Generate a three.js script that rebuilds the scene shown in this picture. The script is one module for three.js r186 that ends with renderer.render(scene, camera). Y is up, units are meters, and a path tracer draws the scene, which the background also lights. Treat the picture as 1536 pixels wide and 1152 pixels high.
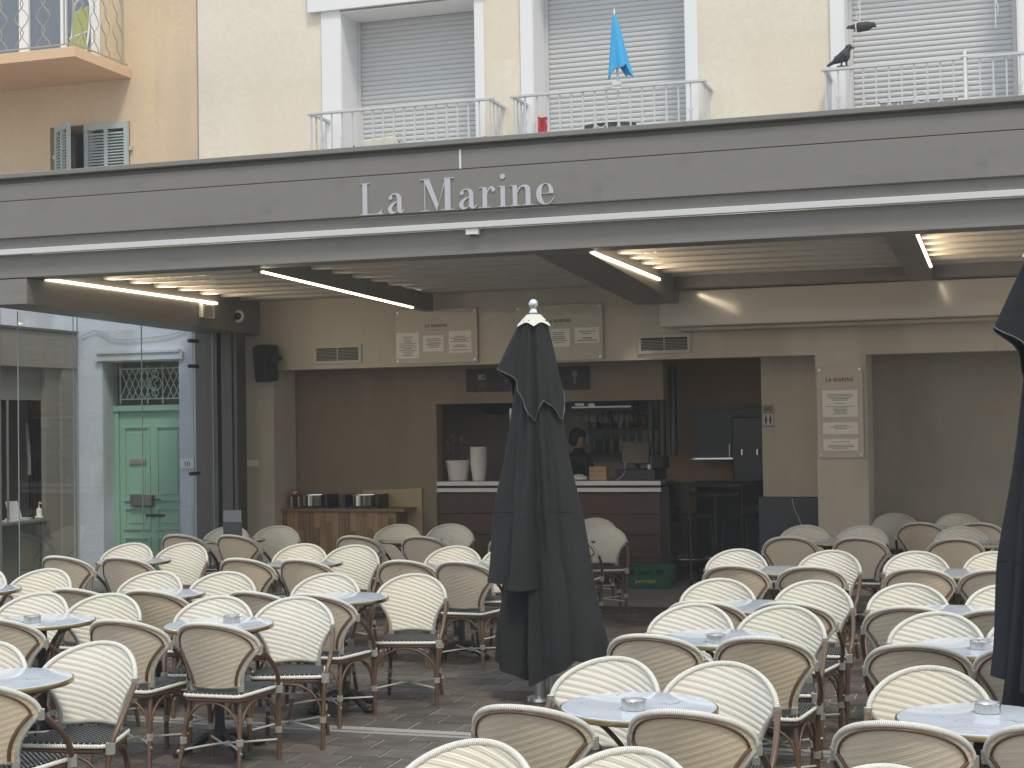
import * as THREE from 'three';
import { mergeGeometries, toCreasedNormals } from 'three/addons/utils/BufferGeometryUtils.js';
import { RoundedBoxGeometry } from 'three/addons/geometries/RoundedBoxGeometry.js';
import { MarchingCubes } from 'three/addons/objects/MarchingCubes.js';
import { RectAreaLightUniformsLib } from 'three/addons/lights/RectAreaLightUniformsLib.js';

// ---------------------------------------------------------------- camera, sky, sun, exposure
const scene = new THREE.Scene();
const D2R = Math.PI / 180;
const camera = new THREE.PerspectiveCamera(2 * Math.atan(576 / 2250) / D2R, 4 / 3, 0.1, 400);
camera.position.set(0, 1.85, 0);
camera.rotation.order = 'YXZ';
camera.rotation.set(1.43 * D2R, 17.8 * D2R, -0.93 * D2R);
scene.add(camera);

const SKY_W = 128, SKY_H = 64, skyData = new Float32Array(SKY_W * SKY_H * 4);
for (let j = 0; j < SKY_H; j++) for (let i = 0; i < SKY_W; i++) {
  const e = ((j + 0.5) / SKY_H - 0.5) * Math.PI, s = Math.max(0, Math.sin(e)), k = (j * SKY_W + i) * 4;
  const l = e > 0 ? 0.60 + 0.50 * s : 0.30;                       // thin overcast, brighter overhead
  skyData[k] = l * (1.0 - 0.20 * s); skyData[k + 1] = l * (0.99 - 0.01 * s); skyData[k + 2] = l * (0.97 + 0.22 * s); skyData[k + 3] = 1;
}
const skyTex = new THREE.DataTexture(skyData, SKY_W, SKY_H, THREE.RGBAFormat, THREE.FloatType);
skyTex.mapping = THREE.EquirectangularReflectionMapping;
skyTex.magFilter = THREE.LinearFilter; skyTex.needsUpdate = true;
scene.background = skyTex; scene.environment = skyTex;

const sun = new THREE.DirectionalLight(new THREE.Color(1, 0.90, 0.72), 1.5);
sun.position.set(2, 17, 0); sun.target.position.set(-4, 0, -9); scene.add(sun, sun.target);
sun.castShadow = true; sun.shadow.radius = 22; sun.shadow.mapSize.set(2048, 2048);
Object.assign(sun.shadow.camera, { left: -16, right: 16, top: 16, bottom: -16, near: 0.5, far: 60 });

const renderer = new THREE.WebGLRenderer({ antialias: true });
renderer.setSize(1024, 768);
renderer.toneMapping = THREE.LinearToneMapping;
renderer.toneMappingExposure = 1.31;
renderer.shadowMap.enabled = true;
RectAreaLightUniformsLib.init();

// ---------------------------------------------------------------- helpers
let seed = 7;
const rnd = () => { seed = (seed * 1664525 + 1013904223) % 4294967296; return seed / 4294967296; };
const rr = (a, b) => a + (b - a) * rnd();
const V = (x, y, z) => new THREE.Vector3(x, y, z);
const names = new Map();
function numbered(n) { const c = names.get(n) ?? 0; names.set(n, c + 1); return c ? `${n}_${String(c).padStart(3, '0')}` : n; }
function mesh(name, geo, mat, parent) {
  const m = new THREE.Mesh(geo, mat); m.name = name; m.castShadow = m.receiveShadow = true;
  if (parent) parent.add(m); return m;
}
function thing(name, label, category, pos = [0, 0, 0], turn = 0, group) {
  const g = new THREE.Group(); g.name = numbered(name); scene.add(g);
  g.position.set(...pos); g.rotation.y = turn; g.userData = { label, category };
  if (group) g.userData.group = group; return g;
}
function solo(name, label, category, geo, mat, pos = [0, 0, 0], turn = 0, group) {
  const m = mesh(numbered(name), geo, mat, scene); m.position.set(...pos); m.rotation.y = turn;
  m.userData = { label, category }; if (group) m.userData.group = group; return m;
}
function dup(o, pos, turn, label, group) {
  const c = o.clone(); c.name = numbered(o.name.replace(/_\d{3}$/, '')); c.position.set(...pos); c.rotation.set(0, turn, 0);
  c.userData = { ...o.userData }; if (label) c.userData.label = label; if (group) c.userData.group = group;
  scene.add(c); return c;
}
function struct(name, geo, mat) { const m = mesh(name, geo, mat, scene); m.userData.kind = 'structure'; return m; }
// box by extents, uv in metres taken from position
function uvMetres(g) {
  const p = g.attributes.position, n = g.attributes.normal, uv = new Float32Array(p.count * 2);
  for (let i = 0; i < p.count; i++) {
    const ax = Math.abs(n.getX(i)), ay = Math.abs(n.getY(i)), az = Math.abs(n.getZ(i));
    let u, v;
    if (ay > ax && ay > az) { u = p.getX(i); v = p.getZ(i); } else if (ax > az) { u = p.getZ(i); v = p.getY(i); } else { u = p.getX(i); v = p.getY(i); }
    uv[2 * i] = u; uv[2 * i + 1] = v;
  }
  g.setAttribute('uv', new THREE.BufferAttribute(uv, 2)); return g;
}
function bx(x0, x1, y0, y1, z0, z1) {
  const g = new THREE.BoxGeometry(Math.abs(x1 - x0), Math.abs(y1 - y0), Math.abs(z1 - z0));
  g.translate((x0 + x1) / 2, (y0 + y1) / 2, (z0 + z1) / 2); return uvMetres(g);
}
function rbx(x0, x1, y0, y1, z0, z1, r = 0.004) {
  const g = new RoundedBoxGeometry(Math.abs(x1 - x0), Math.abs(y1 - y0), Math.abs(z1 - z0), 1, r);
  g.translate((x0 + x1) / 2, (y0 + y1) / 2, (z0 + z1) / 2); return uvMetres(g);
}
function tube(pts, r, seg = 12, rad = 6, closed = false) {
  const c = new THREE.CatmullRomCurve3(pts.map((p) => p.isVector3 ? p : V(...p)), closed, 'centripetal');
  return new THREE.TubeGeometry(c, seg, r, rad, closed);
}
function rod(a, b, r, rad = 6) {
  a = V(...a); b = V(...b); const g = new THREE.CylinderGeometry(r, r, a.distanceTo(b), rad);
  g.applyQuaternion(new THREE.Quaternion().setFromUnitVectors(V(0, 1, 0), b.clone().sub(a).normalize()));
  const m = a.add(b).multiplyScalar(0.5); g.translate(m.x, m.y, m.z); return g;
}
function cyl(r0, r1, h, x, y, z, rad = 20) { const g = new THREE.CylinderGeometry(r0, r1, h, rad); g.translate(x, y, z); return g; }
const lathe = (pts, seg = 24) => new THREE.LatheGeometry(pts.map(([x, y]) => new THREE.Vector2(x, y)), seg);
function merge(list) {
  const L = list.map((g) => { const q = g.index ? g.toNonIndexed() : g; for (const k of Object.keys(q.attributes)) if (!['position', 'normal', 'uv'].includes(k)) q.deleteAttribute(k); return q; });
  return mergeGeometries(L, false);
}
function gridGeo(nu, nv, f, uvf) {   // f(i,j) -> [x,y,z]
  const P = [], U = [], I = [];
  for (let j = 0; j <= nv; j++) for (let i = 0; i <= nu; i++) { const p = f(i, j); P.push(...p); U.push(...(uvf ? uvf(i, j, p) : [i / nu, j / nv])); }
  const w = nu + 1;
  for (let j = 0; j < nv; j++) for (let i = 0; i < nu; i++) { const a = j * w + i; I.push(a, a + 1, a + w, a + 1, a + w + 1, a + w); }
  const g = new THREE.BufferGeometry();
  g.setAttribute('position', new THREE.Float32BufferAttribute(P, 3)); g.setAttribute('uv', new THREE.Float32BufferAttribute(U, 2));
  g.setIndex(I); g.computeVertexNormals(); return g;
}
// value noise
const NT = new Float32Array(65536); for (let i = 0; i < 65536; i++) NT[i] = rnd();
function vnoise(x, y, per = 256) {
  const xi = Math.floor(x), yi = Math.floor(y), fx = x - xi, fy = y - yi, sx = fx * fx * (3 - 2 * fx), sy = fy * fy * (3 - 2 * fy);
  const h = (a, b) => NT[(((a % per) + per) % per) * 256 % 65536 + (((b % per) + per) % per)];
  return (h(xi, yi) * (1 - sx) + h(xi + 1, yi) * sx) * (1 - sy) + (h(xi, yi + 1) * (1 - sx) + h(xi + 1, yi + 1) * sx) * sy;
}
function fbm(x, y, per, oct = 4) { let a = 0, s = 0.5, t = 0; for (let o = 0; o < oct; o++) { a += s * vnoise(x, y, per); t += s; s *= 0.5; x *= 2; y *= 2; per *= 2; } return a / t; }
function tex(w, h, f, srgb, rx, ry) {   // f(u,v) -> [r,g,b] 0..1 or number
  const d = new Uint8Array(w * h * 4);
  for (let j = 0; j < h; j++) for (let i = 0; i < w; i++) {
    const c = f(i / w, j / h), k = (j * w + i) * 4;
    if (typeof c === 'number') d[k] = d[k + 1] = d[k + 2] = Math.max(0, Math.min(255, c * 255));
    else for (let q = 0; q < 3; q++) d[k + q] = Math.max(0, Math.min(255, c[q] * 255));
    d[k + 3] = 255;
  }
  const t = new THREE.DataTexture(d, w, h); t.wrapS = t.wrapT = THREE.RepeatWrapping; t.magFilter = THREE.LinearFilter; t.minFilter = THREE.LinearMipmapLinearFilter; t.generateMipmaps = true;
  if (srgb) t.colorSpace = THREE.SRGBColorSpace;
  if (rx) t.repeat.set(rx, ry ?? rx); t.needsUpdate = true; return t;
}
const lin = (r, g, b) => new THREE.Color().setRGB(r, g, b);
function mat(r, g, b, rough = 0.7, o = {}) { return new THREE.MeshStandardMaterial({ color: lin(r, g, b), roughness: rough, side: THREE.DoubleSide, ...o }); }
function pmat(r, g, b, rough = 0.7, o = {}) { return new THREE.MeshPhysicalMaterial({ color: lin(r, g, b), roughness: rough, side: THREE.DoubleSide, ...o }); }
// smooth-joined bones meshed with marching cubes: bones [[x,y,z,r],[x,y,z,r]]
function sdfMesh(bones, res = 56, k = 0.03, pad = 0.03) {
  const lo = V(1e9, 1e9, 1e9), hi = V(-1e9, -1e9, -1e9);
  for (const b of bones) for (const q of b) { lo.min(V(q[0] - q[3], q[1] - q[3], q[2] - q[3])); hi.max(V(q[0] + q[3], q[1] + q[3], q[2] + q[3])); }
  const c = lo.clone().add(hi).multiplyScalar(0.5), half = Math.max(hi.x - lo.x, hi.y - lo.y, hi.z - lo.z) / 2 + pad;
  const mc = new MarchingCubes(res, new THREE.MeshBasicMaterial(), false, false, 60000); mc.isolation = 0;
  const B = bones.map(([a, b]) => { const d = [b[0] - a[0], b[1] - a[1], b[2] - a[2]]; return { a, b, d, l: d[0] ** 2 + d[1] ** 2 + d[2] ** 2 || 1e-9 }; });
  for (let z = 0; z < res; z++) for (let y = 0; y < res; y++) for (let x = 0; x < res; x++) {
    const px = c.x + (x / (res / 2) - 1) * half, py = c.y + (y / (res / 2) - 1) * half, pz = c.z + (z / (res / 2) - 1) * half;
    let s = 0;
    for (const { a, b, d, l } of B) {
      const t = Math.max(0, Math.min(1, ((px - a[0]) * d[0] + (py - a[1]) * d[1] + (pz - a[2]) * d[2]) / l));
      const q = Math.hypot(px - a[0] - d[0] * t, py - a[1] - d[1] * t, pz - a[2] - d[2] * t) - (a[3] + (b[3] - a[3]) * t);
      s += Math.exp(-q / k * 2);
    }
    mc.field[x + y * res + z * res * res] = Math.log(Math.max(s, 1e-30)) * k / 2;
  }
  mc.update();
  const n = mc.count, P = mc.positionArray.slice(0, n * 3), N = mc.normalArray.slice(0, n * 3);
  for (let i = 0; i < n; i++) { P[3 * i] = P[3 * i] * half + c.x; P[3 * i + 1] = P[3 * i + 1] * half + c.y; P[3 * i + 2] = P[3 * i + 2] * half + c.z; }
  const g = new THREE.BufferGeometry(); g.setAttribute('position', new THREE.BufferAttribute(P, 3)); g.setAttribute('normal', new THREE.BufferAttribute(N, 3));
  g.setAttribute('uv', new THREE.BufferAttribute(new Float32Array(n * 2), 2)); return g;
}
function print(w, h, draw) {   // flat print: lettering on a sign
  const c = document.createElement('canvas'); c.width = w; c.height = h; const x = c.getContext('2d'); draw(x, w, h);
  const t = new THREE.CanvasTexture(c); t.colorSpace = THREE.SRGBColorSpace; return t;
}

// ---------------------------------------------------------------- materials
const plasterBump = tex(512, 512, (u, v) => 0.6 * fbm(u * 24, v * 24, 24, 4) + 0.4 * vnoise(u * 128, v * 128, 128), false, 0.7);
function plaster(base, stain, amt, rep = 0.16) {
  return tex(512, 512, (u, v) => {
    const a = fbm(u * 4, v * 4, 4, 5), b = fbm(u * 6 + 9, v * 2 + 3, 8, 5), f = vnoise(u * 160, v * 160, 160);
    const s = Math.max(0, (b - 0.52) * 5) * amt, m = 0.95 + 0.10 * (a - 0.5) * 2 * 0.5 + 0.03 * (f - 0.5);
    return base.map((c, q) => (c * m) * (1 - Math.min(s, 0.7)) + stain[q] * Math.min(s, 0.7));
  }, true, rep);
}
const M = {};
M.orange = mat(1, 1, 1, 0.95, { map: plaster([0.875, 0.785, 0.665], [0.77, 0.70, 0.61], 0.7, 0.21), bumpMap: plasterBump, bumpScale: 0.002 });
M.orangeSlab = mat(0.72, 0.49, 0.32, 0.9, { bumpMap: plasterBump, bumpScale: 0.003 });
M.cream = mat(1, 1, 1, 0.95, { map: plaster([0.92, 0.885, 0.82], [0.86, 0.81, 0.73], 0.6, 0.17), bumpMap: plasterBump, bumpScale: 0.002 });
M.white = mat(0.78, 0.78, 0.79, 0.7, { bumpMap: plasterBump, bumpScale: 0.0015 });
M.bluewall = mat(1, 1, 1, 0.95, { map: plaster([0.80, 0.83, 0.885], [0.66, 0.68, 0.70], 0.9, 0.33), bumpMap: plasterBump, bumpScale: 0.005 });
M.taupewall = mat(1, 1, 1, 0.8, { map: plaster([0.80, 0.76, 0.69], [0.71, 0.67, 0.60], 0.8, 0.3), bumpMap: plasterBump, bumpScale: 0.0012 });
M.brownwall = mat(1, 1, 1, 0.8, { map: plaster([0.56, 0.505, 0.43], [0.50, 0.45, 0.385], 0.8, 0.4), bumpMap: plasterBump, bumpScale: 0.001 });
M.ochrewall = mat(0.42, 0.28, 0.17, 0.8);
M.shutter = mat(0.56, 0.57, 0.575, 0.45);
M.railing = mat(0.55, 0.56, 0.575, 0.45);
const aluTex = tex(512, 512, (u, v) => { const a = fbm(u * 5, v * 3, 8, 5), st = fbm(u * 60, v * 2 + 3, 64, 3), d = Math.max(0, fbm(u * 9 + 4, v * 9, 16, 4) - 0.6); const m = 0.975 + 0.03 * (a - 0.5) + 0.02 * (st - 0.5) - 0.22 * d; return [0.50 * m, 0.49 * m, 0.47 * m]; }, true, 0.35, 1.1);
M.alu = mat(1, 1, 1, 0.42, { map: aluTex });       // taupe powder coat
M.aluDark = mat(0.085, 0.083, 0.08, 0.45);
M.louver = mat(0.47, 0.44, 0.39, 0.3);
M.strip = mat(0.60, 0.61, 0.61, 0.5);
M.letter = mat(0.50, 0.49, 0.53, 0.35);
M.led = mat(0.9, 0.85, 0.7, 0.5, { emissive: new THREE.Color(1, 0.86, 0.60), emissiveIntensity: 5 });
M.glass = pmat(0.98, 1, 0.99, 0.02, { transmission: 1, thickness: 0, ior: 1.45 });
M.glassEdge = pmat(0.26, 0.31, 0.30, 0.3, {});
M.acrylic = pmat(0.93, 0.92, 0.9, 0.08, { transmission: 1, thickness: 0, ior: 1.3 });
M.steel = mat(0.62, 0.62, 0.62, 0.28, { metalness: 1 });
M.steelMirror = mat(0.75, 0.75, 0.75, 0.12, { metalness: 1 });
M.darkmetal = mat(0.025, 0.025, 0.027, 0.5);
M.black = mat(0.012, 0.012, 0.014, 0.6);
M.iron = mat(0.016, 0.016, 0.018, 0.45);
M.brass = mat(0.44, 0.36, 0.19, 0.3, { metalness: 1 });
M.greenpaint = mat(0.25, 0.45, 0.36, 0.55, { bumpMap: plasterBump, bumpScale: 0.0008 });
M.greengrille = mat(0.42, 0.52, 0.46, 0.6);
M.greenrail = mat(0.36, 0.36, 0.29, 0.6);
M.shutterpaint = mat(0.42, 0.48, 0.48, 0.7);
M.crate = mat(0.02, 0.105, 0.062, 0.5);
M.cardboard = mat(0.50, 0.36, 0.20, 0.8);
M.plasticWhite = mat(0.72, 0.70, 0.66, 0.4);
M.paper = mat(0.80, 0.79, 0.76, 0.85);
M.slate = mat(0.05, 0.06, 0.075, 0.5);
M.bluecloth = mat(0.05, 0.36, 0.68, 0.8);
M.redcloth = mat(0.60, 0.08, 0.08, 0.85);
// woven chair materials
const weaveBump = tex(128, 128, (u, v) => { const a = Math.sin((u * 7 + v * 2) * 2 * Math.PI), b = Math.sin(v * 2 * Math.PI * 3); return 0.5 + 0.35 * a * (0.6 + 0.4 * b); }, false, 34, 34);
const weaveCol = (base, dark) => tex(256, 256, (u, v) => {
  const a = Math.sin((u * 56 + v * 16) * 2 * Math.PI), n = fbm(u * 10, v * 10, 10, 3);
  const t = 0.5 + 0.5 * a; const k = 0.10 * (1 - t) + 0.18 * Math.max(0, n - 0.55);
  return base.map((c, q) => c * (1 - k) + dark[q] * k);
}, true, 4.2, 4.2);
const weaveDot = weaveCol([0.93, 0.915, 0.87], [0.62, 0.57, 0.48]);
const weaveTan = weaveCol([0.905, 0.85, 0.765], [0.62, 0.54, 0.44]);
M.weave = mat(1, 1, 1, 0.55, { map: weaveDot, bumpMap: weaveBump, bumpScale: 0.003 });
M.weaveBack = mat(1, 1, 1, 0.6, { map: weaveTan, bumpMap: weaveBump, bumpScale: 0.003 });
M.weaves = [M.weave, mat(0.94, 0.935, 0.90, 0.55, { map: weaveDot, bumpMap: weaveBump, bumpScale: 0.003 }), mat(0.985, 0.96, 0.90, 0.55, { map: weaveDot, bumpMap: weaveBump, bumpScale: 0.003 })];
M.weaveBacks = [M.weaveBack, mat(0.92, 0.92, 0.90, 0.6, { map: weaveTan, bumpMap: weaveBump, bumpScale: 0.003 }), mat(1.0, 0.965, 0.90, 0.6, { map: weaveTan, bumpMap: weaveBump, bumpScale: 0.003 })];
const wrapBump = tex(64, 64, (u, v) => 0.5 + 0.5 * Math.sin((u + v) * 2 * Math.PI), false, 110, 2);
const wrapTex = tex(128, 64, (u, v) => { const n = fbm(u * 16, v * 8, 16, 3), s = 0.5 + 0.5 * Math.sin((u * 16 + v * 2) * 2 * Math.PI), k = 0.90 + 0.10 * s + 0.10 * (n - 0.5); return [0.925 * k, 0.91 * k, 0.86 * k]; }, true, 7, 1);
M.wrap = mat(1, 1, 1, 0.55, { map: wrapTex, bumpMap: wrapBump, bumpScale: 0.0025 });
const bambooTex = tex(128, 256, (u, v) => { const n = fbm(u * 8, v * 30, 8, 3), k = Math.abs(v * 4 % 1 - 0.5) > 0.47 ? 0.72 : 1; const m = (0.78 + 0.5 * n) * k; return [0.375 * m, 0.285 * m, 0.225 * m]; }, true, 1, 1);
M.bamboo = mat(1, 1, 1, 0.38, { map: bambooTex });
const seatTex = tex(128, 128, (u, v) => {
  const a = u * 8, b = v * 8, cx = a - Math.floor(a) - 0.5, cy = b - Math.floor(b) - 0.5, odd = (Math.floor(a) + Math.floor(b)) % 2;
  const d = Math.hypot(cx * 1.1, cy * 0.8); return odd && d < 0.21 ? [0.80, 0.80, 0.78] : [0.09, 0.095, 0.105];
}, true, 9, 9);
const seatBump = tex(128, 128, (u, v) => 0.5 + 0.25 * Math.sin(u * 16 * Math.PI) * Math.sin(v * 16 * Math.PI), false, 9, 9);
M.seat = mat(1, 1, 1, 0.9, { map: seatTex, bumpMap: seatBump, bumpScale: 0.003 });
const marbleTex = tex(512, 512, (u, v) => {
  const w = fbm(u * 3, v * 3, 4, 4), q = Math.abs(Math.sin((u * 1.3 + v * 2.2 + w * 1.8) * Math.PI * 1.5)), r = Math.abs(Math.sin((u * 3.1 - v * 1.1 + fbm(u * 5 + 3, v * 5, 8, 4) * 1.6) * Math.PI * 1.2));
  const n = 0.10 * fbm(u * 6, v * 6, 6, 3), s = Math.max(0, 1 - q * 16) * 0.5 * vnoise(u * 6 + 2, v * 6, 6) + Math.max(0, 1 - r * 26) * 0.35 * vnoise(u * 9, v * 9, 9);
  const m = 0.855 - n - s; return [m * 0.965, m * 0.99, m * 1.03];
}, true, 1, 1);
M.marble = pmat(1, 1, 1, 0.07, { map: marbleTex });
const clothBump = tex(128, 128, (u, v) => 0.5 + 0.25 * Math.sin(u * 64 * Math.PI) + 0.25 * Math.sin(v * 64 * Math.PI), false, 6, 6);
const wrinkle = tex(512, 512, (u, v) => 0.7 * fbm(u * 10, v * 5, 16, 5) + 0.3 * Math.abs(fbm(u * 14 + 5, v * 9 + 2, 16, 3) - 0.5) * 2, false, 1, 1);
const clothTone = (c) => tex(256, 256, (u, v) => { const n = fbm(u * 6, v * 6, 8, 5), f = vnoise(u * 120, v * 120, 128), k = 0.92 + 0.22 * (n - 0.5) + 0.05 * f; return c.map((q) => q * k); }, true, 1, 1);
M.canopy = mat(1, 1, 1, 0.9, { map: clothTone([0.134, 0.137, 0.140]), bumpMap: wrinkle, bumpScale: 0.018 });
M.canopyNavy = mat(1, 1, 1, 0.9, { map: clothTone([0.102, 0.115, 0.142]), bumpMap: wrinkle, bumpScale: 0.018 });
const woodTex = (a, b, ru, rv) => tex(256, 256, (u, v) => { const n = fbm(u * 3, v * 40, 40, 4), f = fbm(u * 8 + 5, v * 90, 90, 3); const t = 0.6 * n + 0.4 * f; return a.map((c, q) => c * (1 - t) + b[q] * t); }, true, ru, rv);
M.darkwood = mat(1, 1, 1, 0.5, { map: woodTex([0.36, 0.27, 0.23], [0.25, 0.17, 0.15], 0.6, 1.2) });
const staveTex = tex(256, 256, (u, v) => { const n = fbm(u * 40, v * 3, 40, 4); return [0.62 + 0.25 * (n - 0.5), 0.50 + 0.24 * (n - 0.5), 0.37 + 0.22 * (n - 0.5)]; }, true, 2, 1);
M.staves = [0.52, 0.66, 0.8, 0.95].map((k) => mat(k, k * 0.97, k * 0.93, 0.5, { map: staveTex }));
// pavers
const paveTex = tex(512, 512, (u, v) => { const a = fbm(u * 8, v * 8, 8, 5), f = vnoise(u * 200, v * 200, 200), s = Math.max(0, fbm(u * 5 + 7, v * 5, 8, 4) - 0.55) * 1.3; const m = 0.84 + 0.26 * (a - 0.5) * 2 + 0.12 * (f - 0.5) + s * 0.5; return [0.395 * m, 0.365 * m, 0.335 * m]; }, true, 0.8, 0.8);
const paveBump = tex(256, 256, (u, v) => 0.6 * fbm(u * 16, v * 16, 16, 4) + 0.4 * vnoise(u * 90, v * 90, 128), false, 1.6, 1.6);
M.pavers = [0.82, 0.95, 1.06, 1.2].map((k, i) => mat(k, k * (0.99 - 0.008 * i), k * (0.98 - 0.012 * i), 0.75, { map: paveTex, bumpMap: paveBump, bumpScale: 0.003 }));
M.joint = mat(0.30, 0.28, 0.255, 0.95, { bumpMap: paveBump, bumpScale: 0.003 });
M.concrete = mat(0.24, 0.232, 0.22, 0.85, { bumpMap: paveBump, bumpScale: 0.002 });

// ---------------------------------------------------------------- ground
const ground = struct('ground', (() => { const g = new THREE.PlaneGeometry(400, 400); g.rotateX(-Math.PI / 2); g.translate(0, -0.005, 0); return uvMetres(g); })(), M.joint);
{
  const cells = [], PX = 0.30, PZ = 0.222, gap = 0.013;
  for (let r = 0, z = -3.3; z > -14.5; r++, z -= PZ) {
    if (z < -8.28 && z > -8.50) { z = -8.50; }
    const off = (r % 2) * PX / 2 + rr(-0.02, 0.02);
    for (let x = -9.6 - off; x < 2.4; x += PX) cells.push([x, z - PZ / 2]);
  }
  cells.sort((a, b) => Math.hypot(a[0] + 3.55, (a[1] + 9.2) * 0.6) - Math.hypot(b[0] + 3.55, (b[1] + 9.2) * 0.6));
  const variants = [0, 1, 2].map((i) => { const g = new RoundedBoxGeometry(PX - gap, 0.03, PZ - gap, 1, 0.003); uvMetres(g); const u = g.attributes.uv; for (let q = 0; q < u.count; q++) u.setXY(q, u.getX(q) + i * 0.37, u.getY(q) + i * 0.53); return g; });
  const rest = [[], [], [], []];
  cells.forEach(([x, z], i) => {
    const y = -0.0148 + rr(-0.0012, 0.0012), k = Math.floor(rnd() * 4), vi = Math.floor(rnd() * 3);
    if (i < 300) { const m = mesh('paver', variants[vi], M.pavers[k], ground); m.position.set(x + PX / 2, y, z); }
    else { const g = new THREE.BoxGeometry(PX - gap, 0.03, PZ - gap); g.translate(x + PX / 2, y, z); uvMetres(g); rest[k].push(g); }
  });
  rest.forEach((l, k) => { const m = mesh('paving', merge(l), M.pavers[k], ground); m.userData.kind = 'stuff'; });
  mesh('drain_strip', bx(-9.6, 2.4, -0.02, 0.002, -8.36, -8.31), mat(0.27, 0.265, 0.255, 0.7), ground);
  mesh('threshold_slab', bx(-8.6, 2.4, -0.02, 0.004, -17, -14.52), M.concrete, ground);
}

// ---------------------------------------------------------------- cream building with the restaurant
const cream = thing('cream_building', 'cream building with roller shutters above the restaurant', 'building');
mesh('upper_wall', merge([
  bx(-8.94, 2.6, 3.5, 4.4, -16.3, -15.8), bx(-8.94, -7.074, 4.4, 7.4, -16.3, -15.8), bx(-5.428, -4.765, 4.4, 7.4, -16.3, -15.8),
  bx(-3.048, -1.395, 4.4, 7.4, -16.3, -15.8), bx(0.32, 2.6, 4.4, 7.4, -16.3, -15.8), bx(-7.074, -5.428, 6.6, 7.4, -16.3, -15.8),
  bx(-4.765, -3.048, 7.1, 7.4, -16.3, -15.8), bx(-1.395, 0.32, 7.1, 7.4, -16.3, -15.8), bx(-8.94, 2.6, 3.5, 7.4, -16.7, -16.36)]), M.cream, cream);
for (const [a, b, top] of [[-7.074, -5.428, 6.6], [-4.765, -3.048, 7.1], [-1.395, 0.32, 7.1]]) {
  const wl = a === -7.074 ? 0.235 : 0.135, wr = a === -7.074 ? 0.10 : 0.125;
  const t = mesh('window_surround', bx(a - wl, a, 4.4, 7.3, -15.798, -15.765), M.white, cream);
  mesh('window_surround', bx(b, b + wr, 4.4, 7.3, -15.798, -15.765), M.white, cream);
  for (const g of [bx(a + 0.001, a + 0.012, 4.4, top, -16.25, -15.77), bx(b - 0.012, b - 0.001, 4.4, top, -16.25, -15.77), bx(a + 0.012, b - 0.012, top - 0.012, top - 0.001, -16.25, -15.77)]) mesh('reveal', g, M.white, t);
  const sh = mesh('roller_shutter', bx(a + 0.013, b - 0.013, 4.4, top - 0.013, -16.30, -16.262), M.shutter, cream);
  for (const g of [bx(a + 0.013, a + 0.055, 4.4, top - 0.013, -16.26, -16.215), bx(b - 0.055, b - 0.013, 4.4, top - 0.013, -16.26, -16.215)]) mesh('guide_rail', g, M.shutter, sh);
  const pr = new THREE.Shape(); pr.moveTo(0, 0); pr.lineTo(0.008, 0.001); pr.quadraticCurveTo(0.021, 0.024, 0.005, 0.048); pr.lineTo(0, 0.049); pr.closePath();
  const sg = new THREE.ExtrudeGeometry(pr, { depth: b - a - 0.112, bevelEnabled: false, curveSegments: 4 }); sg.rotateY(-Math.PI / 2); sg.scale(1, 1, 1);
  for (let y = 4.42; y < Math.min(top, 6.9) - 0.06; y += 0.0565) { const s = mesh('slat', sg, M.shutter, sh); s.position.set(b - 0.056, y, -16.261); }
}
mesh('lintel_trim', bx(-7.46, -5.3, 6.62, 7.0, -15.764, -15.72), M.white, cream);
// balconies of the upper floor
function balcony(x0, x1, ringAt) {
  mesh('balcony_slab', bx(x0, x1, 4.28, 4.4, -15.797, -15.28), M.white, cream);
  const r = mesh('balcony_railing', merge([rbx(x0 - 0.02, x1 + 0.02, 5.325, 5.352, -15.33, -15.27), bx(x0, x0 + 0.045, 5.325, 5.35, -15.79, -15.331), bx(x1 - 0.045, x1, 5.325, 5.35, -15.79, -15.331), bx(x0, x1, 4.44, 4.465, -15.315, -15.285)]), M.railing, cream);
  const bg = bx(-0.0075, 0.0075, 4.465, 5.325, -0.0075, 0.0075), n = Math.round((x1 - x0 - 0.04) / 0.126), st = (x1 - x0 - 0.04) / n;
  const arc = (s) => { const P = []; for (let i = 0; i <= 8; i++) { const a = (i / 8 - 0.5) * 1.9; P.push([s * (0.052 - 0.044 * Math.cos(a)), 4.99 + 0.085 * Math.sin(a), 0]); } return tube(P, 0.0048, 8, 5); };
  const orn = merge([arc(1), arc(-1)]);
  for (let i = 0; i <= n; i++) { const b = mesh('baluster', bg, M.railing, r); b.position.set(x0 + 0.02 + i * st, 0, -15.3); if (i % 2 === 1) mesh('scroll', orn, M.railing, r).position.set(x0 + 0.02 + i * st, 0, -15.3); }
  for (const x of [x0 + 0.02, x1 - 0.02]) for (const z of [-15.43, -15.56, -15.69]) { mesh('baluster', bg, M.railing, r).position.set(x, 0, z); }
  if (ringAt !== undefined) { const t = new THREE.TorusGeometry(0.056, 0.0065, 6, 24); const m = mesh('ring', t, M.railing, r); m.position.set(x0 + 0.02 + (ringAt + 0.5) * st, 4.99, -15.3); }
}
balcony(-7.25, -5.09, 8); balcony(-4.86, -2.77, 7); balcony(-1.56, 1.2, 7);
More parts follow.
